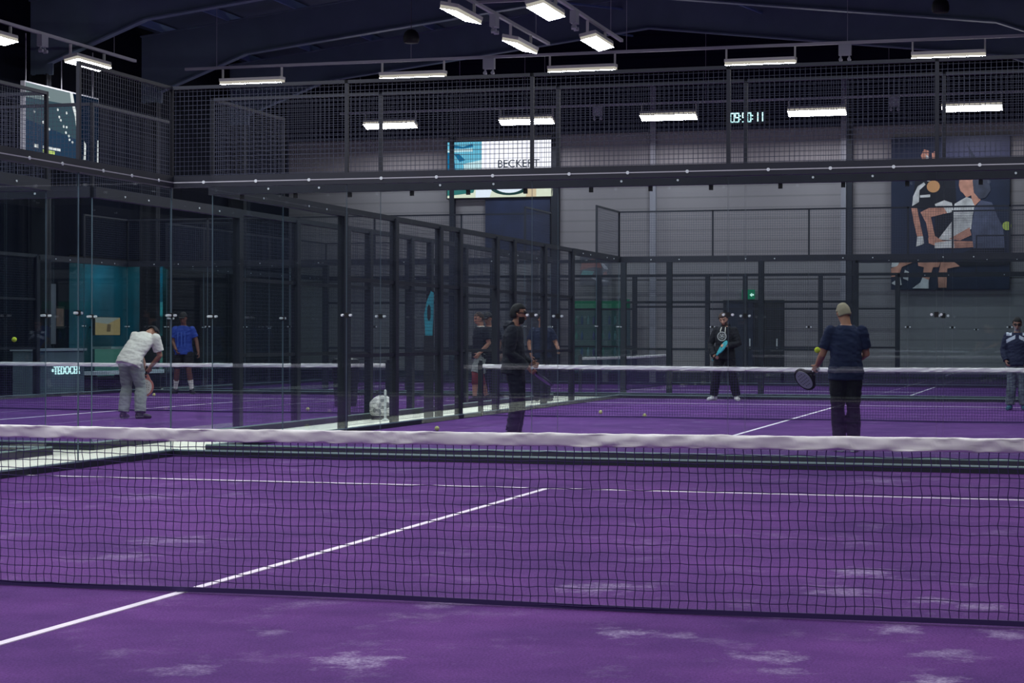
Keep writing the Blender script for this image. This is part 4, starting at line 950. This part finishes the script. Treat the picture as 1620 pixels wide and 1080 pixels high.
# man in white shirt bending forward
p = person('man in white shirt and grey sweatpants bending forward with head bowed', (-9.78, 18.35, 0), R(-2), 1.7,
    dict(P=(-.02, -.06, .93), Wa=(.0, .0, 1.05), Ch=(.05, .13, 1.2), N=(.09, .28, 1.33), H=(.1, .43, 1.36), Hu=(.02, .9, -.1), hf=(0, .3, -1),
         S0=(-.1, .24, 1.31), E0=(-.12, .42, 1.07), W0=(-.02, .4, .86), f0=(.3, -.2, -.9), n0=(.7, .3, 0), S1=(.27, .24, 1.28), E1=(.3, .33, 1.0), W1=(.1, .38, .82), f1=(-.4, -.1, -.8), n1=(-.6, .4, 0),
         h0=(-.11, -.05, .91), k0=(-.14, .05, .5), a0=(-.15, -.04, .09), h1=(.07, -.05, .91), k1=(.11, .05, .5), a1=(.16, -.05, .09), t0=(-.15, 1), t1=(.6, 1)),
    WHT, GRY, SHB, (176, 128, 104), hair=(HBK, .008, .016), loose=1.9, curl=(60, 60))
g = at(p, (.04, .36, .76))
racket('white and red racket hanging between the legs of the bending man', g, (-.05, -.12, -1), (.15, -.9, .1), mat('racket_red', (196, 120, 110), .4), mat('racket_cream', (222, 216, 206), .4))
# player in blue
def ex6(root, body, hp_, D):
    for x in (-.07, .0, .08):
        MB().bar((x, .142, 1.02), (x, .15, 1.34), .014).build('stripe', mat('stripe_blue', (70, 104, 190), .8), body)
person('player in a bright blue shirt, black cap and shorts walking by the dark fence', (-14.72, 30.25, 0), math.pi + .2, 1.8,
    dict(P=(0, 0, .94), E0=(-.28, -.03, 1.15), W0=(-.34, .03, .9), E1=(.22, .0, 1.13), W1=(.12, .14, .95), h0=(-.09, 0, .93), k0=(-.14, .08, .52), a0=(-.19, .0, .09), h1=(.09, 0, .93), k1=(.13, .03, .5), a1=(.2, -.12, .1), t0=(-.5, 1), t1=(.5, 1)),
    mat('cloth_blue', (30, 62, 150), .8), BLK, SHB, (112, 74, 60), cap=M_BLACK, hair=(HBK, .002, .008), legs='short', socks=(WHT, .5), loose=1.4, extras=ex6)
# corridor bystanders
def ex7(root, body, hp_, D):
    b = MB(); loft(b, [D['N'] - Vector((0, 0, .03)), D['N'] + Vector((0, 0, .015))], [.085, .074]); b.build('collar', WHT, body)
    for i in (0, 1):
        b = MB(); k, a = D['k%d' % i], D['a%d' % i]; loft(b, [k + Vector((0, 0, .1)), k, k.lerp(a, .4)], [.077, .07, .068]); b.sm = True; b.build('knee_sleeve', mat('sleeve_red', (150, 62, 70), .8), body)
person('man in black tee and grey shorts with red knee sleeves behind the mesh fence', (-6.95, 27.4, 0), imgx + math.pi / 2 + R(25), 1.76,
    dict(P=(0, 0, .94), E0=(-.25, -.08, 1.15), W0=(-.2, .1, .95), E1=(.25, -.12, 1.15), W1=(.22, .0, .92), h0=(-.09, 0, .93), k0=(-.1, .14, .52), a0=(-.11, .16, .09), h1=(.09, 0, .93), k1=(.1, -.06, .5), a1=(.11, -.2, .1)),
    DHOOD, GRY, SHB, (196, 142, 118), hair=(mat('hair_short', (70, 58, 52), .8), -.002, .006), legs='short', loose=1.5, extras=ex7)
person('man in black clothes and cap standing behind the man with red knee sleeves', (-7.42, 29.5, 0), math.pi - .2, 1.78, dict(), BLK, BLK, SHB, (150, 106, 88), cap=M_BLACK, hair=(HBK, .0, .008), loose=1.4)
person('person in dark blue shirt with one arm bent, behind the fence beyond the hooded man', (-6.02, 28.6, 0), math.pi + .6, 1.76, dict(E0=(-.3, -.02, 1.16), W0=(-.28, .2, 1.02), E1=(.26, -.03, 1.14)), mat('cloth_ink_blue', (14, 28, 58), .8), BLK, SHB, (176, 124, 100), hair=(HBK, .004, .012), loose=1.4)
